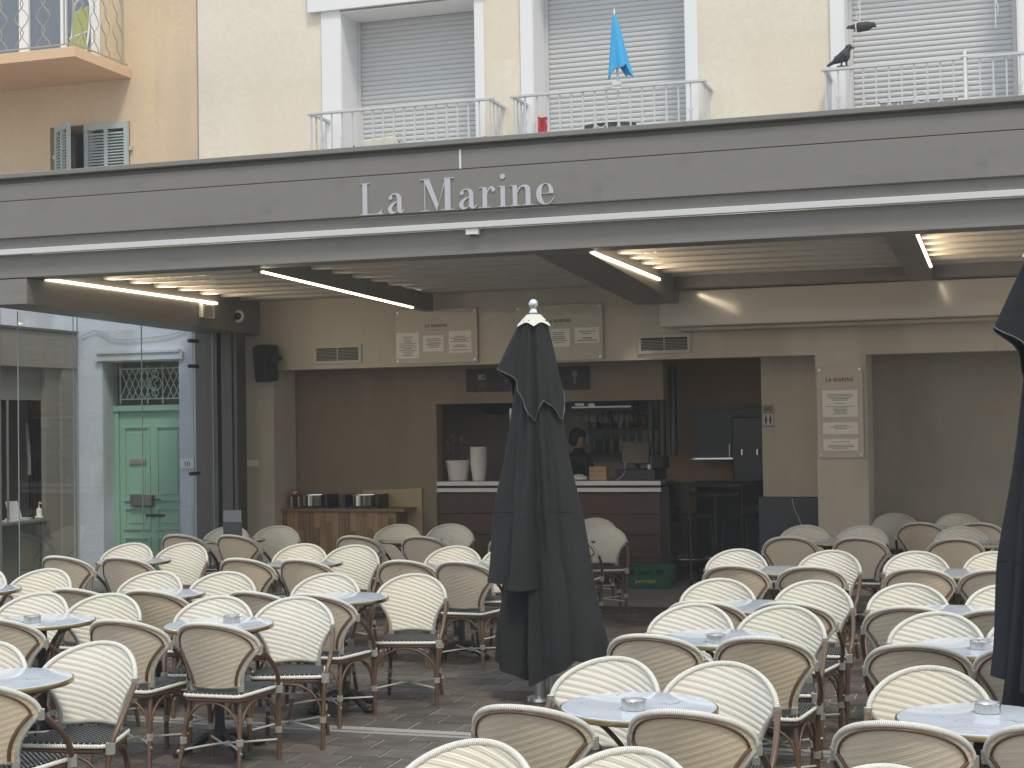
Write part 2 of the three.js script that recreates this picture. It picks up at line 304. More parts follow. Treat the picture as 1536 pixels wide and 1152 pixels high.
// ground floor: the restaurant front
mesh('shop_wall', merge([bx(-8.94, -8.52, 0, 3.5, -16.4, -15.8), bx(-8.52, -7.998, 0, 3.5, -16.38, -15.8), bx(-7.998, -1.76, 2.49, 3.5, -15.98, -15.8), bx(-1.246, 2.6, 2.48, 3.5, -15.98, -15.8)]), M.taupewall, cream);
mesh('pillar', bx(-1.76, -1.246, 0, 3.5, -16.6, -15.795), M.taupewall, cream);
mesh('recess_wall', merge([bx(-8.52, -6.2, 0, 2.62, -16.6, -16.4), bx(-6.2, -3.5, 2.065, 2.62, -16.6, -16.4)]), M.brownwall, cream);
mesh('dado', bx(-7.99, -6.205, 0, 1.0, -16.399, -16.385), M.brownwall, cream);
mesh('recess_ceiling', bx(-8.52, 2.6, 2.62, 2.72, -19.2, -15.981), M.taupewall, cream);
const darkTaupe = mat(1, 1, 1, 0.8, { map: plaster([0.635, 0.60, 0.545], [0.575, 0.545, 0.495], 0.8, 0.4), bumpMap: plasterBump, bumpScale: 0.001 });  // taupe plaster of the shop wall in an evenly darker tone
mesh('side_recess_wall', bx(-1.246, 2.6, 0, 2.62, -16.8, -16.6), darkTaupe, cream);
mesh('side_recess_dado', merge([bx(-1.244, 2.6, 0, 1.07, -16.599, -16.58), bx(-0.83, -0.37, 0.70, 0.96, -16.579, -16.572)]), darkTaupe, cream);
mesh('side_recess_end', bx(2.5, 2.6, 0, 2.62, -16.6, -15.98), M.taupewall, cream);
mesh('cloakroom_wall', merge([bx(-2.42, -2.28, 0.985, 2.62, -19, -16.45), bx(-2.28, -1.762, 0.985, 2.62, -16.6, -16.42)]), M.taupewall, cream);
mesh('slate_cabinet', bx(-2.46, -1.765, 0, 0.98, -16.95, -16.36), M.slate, cream);
mesh('cabinet_vein', tube([[-2.10, 0.97, -16.357], [-2.07, 0.84, -16.357], [-2.05, 0.80, -16.357], [-2.0, 0.66, -16.357], [-1.99, 0.5, -16.357]], 0.005, 16, 5), mat(0.5, 0.5, 0.5, 0.5), cream);
mesh('kitchen_wall', merge([bx(-8.5, -3.4, 0, 2.62, -19.2, -19), bx(-8.5, -8.4, 0, 2.62, -19, -16.6)]), M.taupewall, cream);
mesh('rear_wall', bx(-3.9, -2.42, 0, 2.62, -18.5, -18.3), M.ochrewall, cream);
mesh('rear_floor', bx(-8.5, 2.5, -0.02, 0.006, -19.2, -17.01), M.concrete, cream);
// boxed-out cream cassette under the pergola
mesh('wall_cassette', rbx(-3.27, 2.55, 2.80, 3.165, -15.79, -15.2, 0.01), pmat(0.50, 0.46, 0.385, 0.1), cream);
mesh('cassette_trim', bx(-3.1, 2.55, 2.765, 2.797, -15.79, -15.4), M.taupewall, cream);

// ---------------------------------------------------------------- orange building with the blue ground floor
const orange = thing('orange_building', 'orange plastered building with pale blue ground floor and green door', 'building');
mesh('upper_wall', merge([bx(-14, -11.0, 3.5, 6.2, -16.3, -15.8), bx(-11.0, -9.88, 5.56, 6.2, -16.3, -15.8), bx(-11.0, -9.88, 3.5, 4.6, -16.3, -15.8), bx(-9.88, -8.945, 3.5, 7.4, -16.3, -15.8), bx(-10.27, -9.88, 6.2, 7.4, -16.3, -15.8)]), M.orange, orange);
mesh('room_behind_window', merge([bx(-11.6, -9.3, 4.3, 5.9, -18.1, -18), bx(-11.7, -11.6, 4.3, 5.9, -18, -16.301), bx(-9.3, -9.2, 4.3, 5.9, -18, -16.301), bx(-11.6, -9.3, 5.9, 6.0, -18, -16.301), bx(-11.6, -9.3, 4.2, 4.3, -18, -16.301), bx(-11.6, -11.0, 4.3, 5.9, -16.34, -16.302)]), M.white, orange);
mesh('window_frame', merge([bx(-10.62, -10.56, 4.6, 5.56, -16.09, -16.03), bx(-10.56, -10.5, 5.3, 5.36, -16.09, -16.03)]), M.white, orange);
mesh('party_joint', bx(-8.952, -8.936, 3.5, 7.4, -15.80, -15.793), mat(0.34, 0.3, 0.27, 0.9), orange);
// folding slatted shutters
function shutterLeaf(x0, x1, y0, y1, hinge, turn) {
  const w = x1 - x0, g = mesh('shutter_leaf', merge([bx(0, 0.055, y0, y1, -0.018, 0.018), bx(w - 0.055, w, y0, y1, -0.018, 0.018), bx(w / 2 - 0.025, w / 2 + 0.025, y0, y1, -0.018, 0.018), bx(0.055, w - 0.055, y1 - 0.075, y1 - 0.001, -0.017, 0.017), bx(0.055, w - 0.055, y0, y0 + 0.07, -0.017, 0.017)]), M.shutterpaint, orange);
  g.position.set(hinge, 0, -15.77); g.rotation.y = turn;
  for (let y = y0 + 0.085; y < y1 - 0.09; y += 0.036) for (const [a, b] of [[0.056, w / 2 - 0.026], [w / 2 + 0.026, w - 0.056]]) {
    const s = mesh('slat', bx(a, b, -0.004, 0.004, -0.02, 0.02), M.shutterpaint, g); s.position.y = y; s.rotation.x = 0.7;
  }
  return g;
}
shutterLeaf(0, 0.61, 4.62, 5.55, -10.49, 0); shutterLeaf(0, 0.46, 4.62, 5.55, -10.9, -0.62);
mesh('hinge', merge([bx(-9.875, -9.83, 5.20, 5.25, -15.80, -15.765), bx(-10.94, -10.9, 5.16, 5.21, -15.80, -15.76)]), mat(0.5, 0.48, 0.4, 0.6), orange);
// balcony
const slab = mesh('balcony_slab', rbx(-14, -9.85, 6.075, 6.195, -15.795, -14.63, 0.006), M.orangeSlab, orange);
mesh('window_frame', merge([bx(-11.46, -11.32, 6.2, 8, -15.9, -15.83), bx(-10.86, -10.78, 6.2, 8, -15.9, -15.83), bx(-10.40, -10.275, 6.2, 8, -15.9, -15.79), bx(-14, -10.4, 6.2, 6.28, -15.88, -15.85)]), M.white, orange);
mesh('window_pane', merge([bx(-14, -11.46, 6.28, 8, -15.875, -15.865), bx(-11.32, -10.86, 6.28, 8, -15.875, -15.865), bx(-10.78, -10.40, 6.28, 8, -15.875, -15.865)]), pmat(0.16, 0.20, 0.25, 0.05), orange);
{
  const rail = mesh('balcony_railing', merge([bx(-14, -9.9, 6.235, 6.25, -14.69, -14.675), bx(-9.908, -9.892, 6.235, 6.25, -15.79, -14.69), rod([-9.9, 6.19, -14.68], [-9.9, 7.3, -14.68], 0.012), rod([-9.9, 6.19, -15.70], [-9.9, 7.3, -15.70], 0.012), rod([-10.02, 6.24, -14.68], [-10.02, 7.3, -14.68], 0.010)]), M.greenrail, orange);
  const wave = (s) => { const P = []; for (let i = 0; i <= 24; i++) { const t = i / 24; P.push([s * (0.035 + 0.055 * Math.cos(t * 3.2 * 2 * Math.PI)), 6.25 + t * 1.1, 0]); } return tube(P, 0.006, 60, 5); };
  const rodPair = merge([wave(1), wave(-1)]);
  for (let i = 0; i < 10; i++) mesh('wavy_bar', rodPair, M.greenrail, rail).position.set(-10.3 - i * 0.29, 0, -14.68);
  for (let i = 0; i < 4; i++) { const m = mesh('wavy_bar', rodPair, M.greenrail, rail); m.position.set(-9.9, 0, -14.86 - i * 0.24); m.rotation.y = Math.PI / 2; }
}
// pale blue ground floor with the door recess
mesh('ground_floor_wall', merge([bx(-14, -10.29, 0, 3.5, -16.3, -15.8), bx(-9.24, -8.945, 0, 3.5, -16.3, -15.8), bx(-10.29, -9.24, 2.645, 3.5, -16.3, -15.8), bx(-10.29, -9.24, 0, 2.645, -16.3, -16.14)]), M.bluewall, orange);
mesh('door_surround', merge([bx(-10.36, -9.17, 2.66, 2.745, -15.797, -15.755), bx(-10.33, -9.2, 2.745, 2.775, -15.797, -15.735)]), M.bluewall, orange);
{
  const door = mesh('door', bx(-10.28, -9.25, 0, 2.05, -16.12, -16.07), M.greenpaint, orange);
  mesh('door_frame', merge([rbx(-10.285, -9.245, 2.05, 2.12, -16.12, -16.02), bx(-10.286, -10.225, 0, 2.05, -16.069, -16.04), bx(-9.305, -9.244, 0, 2.05, -16.069, -16.04)]), M.greenpaint, door);
  const frame = (x0, x1, y0, y1) => merge([rbx(x0, x1, y1 - 0.03, y1, -16.069, -16.05), rbx(x0, x1, y0, y0 + 0.03, -16.069, -16.05), rbx(x0, x0 + 0.03, y0 + 0.03, y1 - 0.03, -16.069, -16.052), rbx(x1 - 0.03, x1, y0 + 0.03, y1 - 0.03, -16.069, -16.052), rbx(x0 + 0.07, x1 - 0.07, y0 + 0.08, y1 - 0.08, -16.069, -16.06)]);
  for (const [a, b] of [[-10.17, -9.80], [-9.72, -9.35]]) for (const [c, d] of [[0.95, 1.87], [0.60, 0.88], [0.12, 0.52]]) mesh('panel', frame(a, b, c, d), M.greenpaint, door);
  mesh('letter_slot', rbx(-10.08, -9.86, 1.40, 1.465, -16.069, -16.04), mat(0.25, 0.24, 0.2, 0.4), door);
  mesh('lock_plate', rbx(-10.05, -9.74, 0.90, 1.03, -16.05, -16.0), mat(0.13, 0.125, 0.115, 0.45), door);
  mesh('door_handle', tube([[-9.76, 0.975, -16.02], [-9.72, 0.975, -15.97], [-9.61, 0.975, -15.97]], 0.009, 10, 6), M.darkmetal, door);
  mesh('letter_slot', rbx(-9.86, -9.60, 0.765, 0.795, -16.069, -16.045), M.darkmetal, door);
  // transom with iron grille
  const tr = mesh('transom', bx(-10.285, -9.245, 2.125, 2.64, -16.135, -16.12), mat(0.05, 0.07, 0.065, 0.15), orange);
  const g = [rbx(-10.2, -9.25, 2.56, 2.575, -16.06, -16.045), rbx(-10.2, -9.25, 2.19, 2.205, -16.06, -16.045)];
  for (let i = 0; i < 5; i++) for (const o of [0, 1]) { const x = -10.2 + i * 0.085; g.push(rod([x + (o ? 0 : 0.17), 2.2, -16.05], [x + (o ? 0.17 : 0), 2.565, -16.05], 0.007, 5)); if (i < 4) { const q = -9.63 + i * 0.085; g.push(rod([q + (o ? 0 : 0.17), 2.2, -16.05], [q + (o ? 0.17 : 0), 2.565, -16.05], 0.007, 5)); } }
  for (const x of [-10.2, -9.82, -9.61]) g.push(rod([x, 2.14, -16.05], [x, 2.6, -16.05], 0.009, 5));
  for (const y of [2.27, 2.385, 2.5]) { const t = new THREE.TorusGeometry(y === 2.385 ? 0.085 : 0.045, 0.008, 5, 20); t.translate(-9.715, y, -16.05); g.push(t); }
  g.push(tube([[-9.76, 2.33, -16.05], [-9.70, 2.34, -16.05], [-9.73, 2.39, -16.05], [-9.67, 2.43, -16.05], [-9.72, 2.45, -16.05]], 0.007, 16, 5));
  mesh('grille', merge(g), M.greengrille, tr);
}
solo('house_number_plate', 'white enamel house number plate 10 beside the green door', 'number plate',
  rbx(-0.09, 0.09, -0.06, 0.06, -0.008, 0.008, 0.004), mat(0.72, 0.73, 0.75, 0.35), [-9.13, 1.41, -15.787]);
{ const m = mesh('number', new THREE.PlaneGeometry(0.15, 0.1), mat(1, 1, 1, 0.4, { map: print(192, 128, (c, w, h) => { c.fillStyle = '#d8dade'; c.fillRect(0, 0, w, h); c.fillStyle = '#23242a'; c.font = 'bold 96px serif'; c.textAlign = 'center'; c.textBaseline = 'middle'; c.fillText('10', w / 2, h / 2 + 4); }) }), scene.getObjectByName('house_number_plate')); m.position.z = 0.011; }
solo('wall_cable', 'thin grey cable sagging across the pale blue wall', 'cable', tube([[-10.55, 2.98, -15.77], [-10.35, 3.04, -15.77], [-10.1, 2.93, -15.77], [-9.7, 2.92, -15.77], [-9.3, 2.96, -15.77], [-9.1, 3.02, -15.77]], 0.0055, 30, 5), mat(0.36, 0.38, 0.40, 0.7));

// ---------------------------------------------------------------- neighbouring terrace front
{
  const n = thing('neighbour_terrace', 'taupe terrace front with dark window counter behind the glass', 'shop front');
  const w = mat(0.235, 0.22, 0.195, 0.6);
  mesh('fascia', rbx(-10.95, -10.6, 2.57, 3.0, -15.74, -13.7, 0.006), w, n);
  mesh('cap', bx(-10.96, -10.58, 3.0, 3.03, -15.74, -13.7), M.aluDark, n);
  mesh('corner_post', merge([bx(-10.72, -10.62, 0, 2.569, -15.74, -15.45), bx(-10.72, -10.66, 0, 2.569, -15.448, -15.17)]), w, n);
  mesh('header', bx(-10.78, -10.72, 2.19, 2.569, -15.4, -13.7), w, n);
  mesh('counter_shelf', rbx(-10.95, -10.58, 0.77, 0.80, -15.165, -13.7), mat(0.16, 0.17, 0.14, 0.4), n);
  mesh('counter_front', bx(-10.9, -10.74, 0, 0.769, -15.165, -13.7), mat(0.13, 0.14, 0.115, 0.5), n);
  mesh('room', merge([bx(-12.6, -12.5, 0, 3, -15.78, -13.7), bx(-12.5, -10.96, 2.6, 2.7, -15.78, -13.7), bx(-12.5, -10.96, 0, 2.6, -15.785, -15.75), bx(-12.5, -10.96, 0, 2.6, -13.8, -13.7)]), mat(0.20, 0.185, 0.165, 0.6), n);
  const slatBrown = mat(0.06, 0.038, 0.03, 0.6); for (let i = 0; i < 8; i++) mesh('slat', bx(-11.28 + i * 0.07, -11.24 + i * 0.07, 0.4, 2.5, -15.749, -15.70), slatBrown, n);
  mesh('door_edge', merge([bx(-10.71, -10.69, 0.8, 2.19, -14.52, -14.50), bx(-10.71, -10.69, 0.8, 2.19, -14.30, -14.27)]), M.alu, n);
  solo('hanging_cloth', 'pale cloth strip hanging in the neighbouring dark window', 'cloth', (() => { const g = gridGeo(4, 12, (i, j) => { const t = j / 12; return [-10.86 + 0.015 * Math.sin(i * 1.6 + t * 3) - 0.02 * i, 1.93 - 0.62 * t, -15.10 - 0.02 * i * (1 - 0.45 * t) - 0.06 * t]; }); return g; })(), mat(0.42, 0.43, 0.44, 0.9));
  solo('paper_stack', 'pile of papers on the neighbouring counter', 'papers', merge([rbx(-10.8, -10.6, 0.802, 0.815, -14.78, -14.5, 0.003), rbx(-10.82, -10.63, 0.816, 0.83, -14.86, -14.6, 0.003), (() => { const g = bx(-0.1, 0.1, 0, 0.2, -0.003, 0.003); g.rotateX(-0.35); g.rotateY(Math.PI / 2 - 0.1); g.translate(-10.78, 0.832, -14.76); return g; })()]), mat(0.45, 0.47, 0.5, 0.85));
  const d = thing('soap_dispenser', 'white pump dispenser bottle on the neighbouring counter', 'bottle', [-10.68, 0.801, -15.06]);
  mesh('bottle', lathe([[0, 0], [0.05, 0], [0.05, 0.03], [0.032, 0.035], [0.032, 0.11], [0.012, 0.13], [0, 0.13]], 16), M.plasticWhite, d);
  mesh('pump', merge([cyl(0.006, 0.006, 0.06, 0, 0.155, 0, 8), rod([0, 0.19, 0], [0.05, 0.18, 0.02], 0.008)]), M.plasticWhite, d);
}

// ---------------------------------------------------------------- pergola
const pergola = thing('pergola', 'taupe aluminium louvred pergola with the La Marine sign on its fascia', 'pergola');
const PL = -8.9, PR = 2.5;
mesh('fascia_cap', rbx(PL, PR, 4.078, 4.12, -11.75, -11.262, 0.006), M.alu, pergola);
mesh('shadow_gap', bx(PL, PR, 4.036, 4.077, -11.7, -11.36), M.alu, pergola);
for (const [a, b] of [[PL, -4.045], [-4.025, PR]]) mesh('upper_panel', rbx(a, b, 3.884, 4.035, -11.6, -11.305, 0.004), M.alu, pergola);
mesh('joint_seal', bx(-4.044, -4.026, 3.886, 4.04, -11.6, -11.30), mat(0.7, 0.7, 0.68, 0.5), pergola);
const fascia = mesh('sign_panel', rbx(PL, PR, 3.552, 3.878, -11.6, -11.30, 0.004), M.alu, pergola);
mesh('recessed_band', bx(PL, PR, 3.452, 3.551, -11.6, -11.345), M.alu, pergola);
mesh('white_strip', rbx(PL, PR, 3.402, 3.451, -11.345, -11.285, 0.004), M.strip, pergola);
mesh('gutter_beam', merge([bx(PL, PR, 3.226, 3.401, -11.6, -11.36), rbx(PL, PR, 3.198, 3.225, -11.6, -11.335, 0.004)]), M.alu, pergola);
mesh('parapet', merge([bx(PL, -8.6, 3.3, 3.5, -15.78, -11.61), bx(2.2, PR, 3.3, 4.0, -15.78, -11.61)]), M.alu, pergola);
const sensor = mesh('sensor', rbx(-4.0, -3.89, 3.35, 3.40, -11.36, -11.30, 0.004), M.plasticWhite, pergola); mesh('lens', cyl(0.02, 0.02, 0.01, -3.945, 3.348, -11.32, 12), M.black, sensor);
const tipped = (g) => { g.translate(0, -3.1, 15.2); g.rotateX(-0.0205); g.translate(0, 3.1, -15.2); return g; };   // this beam falls towards the wall
// beams: [x0, x1, y0, y1]
const wedge = (a, b, yf, yb, top, zb, zf) => { const g = rbx(a, b, 0, 1, zb, zf, 0.006), p = g.attributes.position; for (let i = 0; i < p.count; i++) { const t = (p.getZ(i) - zf) / (zb - zf), lo = yf + (yb - yf) * t; p.setY(i, lo + (top - lo) * p.getY(i)); } g.computeVertexNormals(); return g; };
for (const [a, b, yf, yb, zb, zf] of [[-8.6, -8.15, 2.965, 2.905, -15.78, -11.34], [-3.5, -3.06, 3.19, 3.035, -15.18, -11.601], [-0.76, -0.53, 3.2, 3.165, -15.18, -11.601], [2.0, 2.4, 3.19, 3.03, -15.78, -11.601]]) mesh('beam', wedge(a, b, yf, yb, a === -8.6 ? 3.19 : 3.36, zb, zf), M.alu, pergola);
mesh('beam', bx(-8.6, -8.152, 3.191, 3.36, -15.78, -11.602), M.alu, pergola);
mesh('beam', tipped(rbx(-6.07, -5.95, 3.105, 3.30, -15.7, -11.601, 0.006)), M.alu, pergola);
mesh('rear_beam', merge([rbx(-3.055, -0.762, 3.17, 3.36, -15.19, -14.98, 0.005), rbx(-0.528, 1.998, 3.17, 3.36, -15.19, -14.98, 0.005)]), M.alu, pergola);
// louvre blades
{
  const sec = new THREE.Shape(); sec.moveTo(0, 0.006); sec.quadraticCurveTo(0.02, -0.012, 0.07, -0.006); sec.quadraticCurveTo(0.30, 0.012, 0.36, 0.045); sec.lineTo(0.42, 0.062); sec.lineTo(0.475, 0.072); sec.lineTo(0.475, 0.085); sec.lineTo(0.0, 0.085); sec.closePath();
  for (const [a, b] of [[-8.149, -6.071], [-5.949, -3.501], [-3.059, -0.761], [-0.529, 1.999]]) {
    const g = new THREE.ExtrudeGeometry(sec, { depth: b - a, bevelEnabled: false, curveSegments: 5 }); g.rotateY(Math.PI / 2);
    for (let i = 0; i < 9; i++) { const z = -11.62 - i * 0.46; if (z < -15.4) break; const m = mesh('louvre', g, M.louver, pergola); m.position.set(a, 3.285 + (i % 2) * 0.0025, z); }
  }
  mesh('rear_closure', bx(-8.15, 2.0, 3.30, 3.38, -15.79, -15.4), M.louver, pergola);
}
// posts
mesh('post', rbx(-8.68, -8.40, 0, 2.929, -15.5, -15.2, 0.005), M.aluDark, pergola);
mesh('post', rbx(-8.35, -8.215, 0, 2.929, -15.42, -15.2, 0.005), M.aluDark, pergola);
mesh('post', rbx(-8.205, -8.16, 0, 2.929, -15.44, -15.22, 0.004), M.aluDark, pergola);
mesh('post', rbx(-8.88, -8.62, 0, 3.184, -11.6, -11.36, 0.005), M.alu, pergola);
mesh('post', rbx(2.15, 2.4, 0, 3.0, -11.6, -11.36, 0.005), M.alu, pergola);
// lit strips on the beams, each with an area light of its own size
for (const [x, y, z0, z1, down] of [[-8.148, 3.205, -11.605, -14.75], [-6.01, 3.095, -11.605, -15.1, true], [-3.058, 3.2, -11.66, -14.22], [-0.528, 3.205, -11.61, -14.2]]) {
  mesh('light_strip', down ? tipped(rbx(x + 0.03, x + 0.06, y - 0.006, y + 0.009, z1, z0, 0.003)) : rbx(x, x + 0.018, y - 0.012, y + 0.012, z1, z0, 0.005), M.led, pergola);
  const L = new THREE.RectAreaLight(new THREE.Color(1, 0.80, 0.56), 40, z0 - z1, 0.024);
  const p = V(down ? x + 0.045 : x + 0.024, down ? y + 0.018 : y, (z0 + z1) / 2); L.position.copy(p); L.lookAt(down ? p.clone().add(V(0.001, -1, 0)) : p.clone().add(V(1, 0, 0))); scene.add(L);
}
// sign letters, drawn as outlines: thick stems, hairline serifs
{
  const sign = mesh('sign_backing', rbx(-4.93, -3.24, 3.53, 3.535, -11.299, -11.297, 0.001), M.alu, pergola);
  const S = (pts) => { const s = new THREE.Shape(); pts.forEach((p, i) => i ? s.lineTo(...p) : s.moveTo(...p)); s.closePath(); return s; };
  const R = (x0, x1, y0, y1) => S([[x0, y0], [x1, y0], [x1, y1], [x0, y1]]);
  const disc = (x, y, r) => { const s = new THREE.Shape(); s.absellipse(x, y, r, r, 0, 2 * Math.PI); return s; };
  const swoop = (outer, inner) => { const s = new THREE.Shape(); s.moveTo(...outer[0]); s.bezierCurveTo(...outer[1], ...outer[2], ...outer[3]); s.lineTo(...inner[0]); s.bezierCurveTo(...inner[1], ...inner[2], ...inner[3]); s.closePath(); return s; };
  const C = 0.262, X = 0.166, h = 0.007;
  const L = (w) => [R(0.02, 0.062, 0, C), R(0, 0.085, C - h, C - 0.0005), R(0, w - 0.005, 0.0005, h), S([[w, 0.075], [w - 0.02, h], [w - 0.055, h], [w - 0.015, 0.035]])];
  const a = (w) => [R(w - 0.066, w - 0.028, 0.02, X * 0.72),
    swoop([[w - 0.028, X * 0.70], [w - 0.028, X * 1.06], [0.03, X * 1.08], [0.012, X * 0.80]], [[0.024, X * 0.78], [0.045, X * 0.99], [w - 0.066, X * 1.02], [w - 0.066, X * 0.70]]),
    disc(0.026, X * 0.78, 0.016),
    swoop([[w - 0.06, X * 0.60], [0.03, X * 0.55], [-0.012, X * 0.30], [0.006, X * 0.12]], [[0.04, X * 0.12], [0.03, X * 0.32], [0.06, X * 0.50], [w - 0.06, X * 0.56]]),
    swoop([[0.006, X * 0.14], [0.01, -0.012], [0.07, -0.012], [w - 0.05, X * 0.22]], [[w - 0.056, X * 0.24], [0.075, X * 0.02], [0.045, X * 0.04], [0.04, X * 0.14]]),
    swoop([[w - 0.066, 0.03], [w - 0.06, -0.01], [w - 0.01, -0.01], [w + 0.004, X * 0.18]], [[w - 0.004, X * 0.18], [w - 0.015, 0.012], [w - 0.028, 0.012], [w - 0.028, 0.03]])];
  const Mm = (w) => [R(0.035, 0.042, h, C - h), R(0, 0.08, 0.0005, h), S([[0.028, C - 0.001], [0.078, C - 0.001], [0.158, 0.05], [0.142, 0.0]]), S([[0.143, 0.004], [0.152, 0.03], [w - 0.078, C - 0.02], [w - 0.078, C - 0.05]]), R(w - 0.078, w - 0.030, 0, C), R(0, 0.07, C - h, C - 0.0005), R(w - 0.085, w, C - h, C - 0.0005), R(w - 0.11, w, 0.0005, h)];
  const r = (w) => [R(0.03, 0.068, 0, X), R(0, 0.068, X - h, X - 0.0005), R(0, 0.10, 0.0005, h), swoop([[0.068, X * 0.70], [0.075, X * 1.02], [0.105, X * 1.06], [w - 0.012, X * 0.98]], [[w - 0.02, X * 0.92], [0.105, X * 0.98], [0.085, X * 0.92], [0.068, X * 0.62]]), disc(w - 0.020, X * 0.86, 0.017)];
  const i = (w) => [R(0.018, 0.056, 0, X), R(0, 0.056, X - h, X - 0.0005), R(0, w, 0.0005, h), disc(0.037, X * 1.46, 0.021)];
  const n = (w) => [R(0.025, 0.063, 0, X), R(0, 0.063, X - h, X - 0.0005), R(0, 0.088, 0.0005, h), R(w - 0.066, w - 0.026, 0, X * 0.72), R(w - 0.09, w, 0.0005, h), swoop([[0.063, X * 0.70], [0.08, X * 1.07], [w - 0.026, X * 1.12], [w - 0.026, X * 0.70]], [[w - 0.066, X * 0.70], [w - 0.066, X * 1.0], [0.09, X * 0.98], [0.063, X * 0.58]])];
  const e = (w) => [swoop([[w * 0.5, X * 1.0], [-0.025, X * 1.0], [-0.025, X * -0.02], [w * 0.52, X * -0.02]], [[w * 0.55, X * 0.02], [0.035, X * 0.05], [0.030, X * 0.95], [w * 0.5, X * 0.965]]),
    swoop([[w * 0.5, X * 0.999], [w * 0.85, X * 1.0], [w * 0.95, X * 0.80], [w * 0.97, X * 0.53]], [[w * 0.72, X * 0.53], [w * 0.72, X * 0.85], [w * 0.66, X * 0.965], [w * 0.5, X * 0.967]]),
    R(0.025, w * 0.97, X * 0.50, X * 0.53), swoop([[w * 0.52, X * -0.02], [w * 0.75, X * -0.02], [w * 0.92, X * 0.1], [w * 1.0, X * 0.30]], [[w * 0.95, X * 0.30], [w * 0.86, X * 0.12], [w * 0.75, X * 0.03], [w * 0.55, X * 0.02]])];
  for (const [f, x0, x1] of [[L, -4.906, -4.699], [a, -4.664, -4.515], [Mm, -4.379, -4.089], [a, -4.048, -3.896], [r, -3.877, -3.737], [i, -3.714, -3.642], [n, -3.62, -3.421], [e, -3.4, -3.253]]) {
    const g = merge(f(x1 - x0).map((s, q) => { const G = new THREE.ExtrudeGeometry(s, { depth: 0.007 + q * 0.0006, bevelEnabled: false, curveSegments: 10 }); return G; }));
    const m = mesh('letter', g, M.letter, sign); m.position.set(x0, 3.556, -11.2985);
  }
}
// glass side screen
{
  const s = thing('glass_screen', 'frameless glass panels closing the left side of the pergola', 'glass screen', [-8.45, 0, 0]);
  for (const [a, b] of [[-11.62, -12.48], [-12.55, -13.695], [-13.705, -14.75], [-14.757, -15.19]]) {
    const p = mesh('pane', bx(-0.004, 0.004, 0.02, 2.928, b, a), M.glass, s);
    mesh('edge', merge([bx(-0.005, 0.005, 0.02, 2.925, a + 0.001, a + 0.004), bx(-0.005, 0.005, 0.02, 2.925, b - 0.004, b - 0.001)]), M.glassEdge, p);
  }
  for (const y of [2.80, 2.52, 1.33]) mesh('hinge', merge([rbx(-0.03, 0.03, y - 0.02, y + 0.02, -14.84, -14.70), cyl(0.028, 0.028, 0.03, 0, y, -14.69, 12)]), M.darkmetal, s);
  mesh('floor_track', bx(-0.025, 0.025, -0.004, 0.012, -15.19, -11.6), M.alu, s);
}

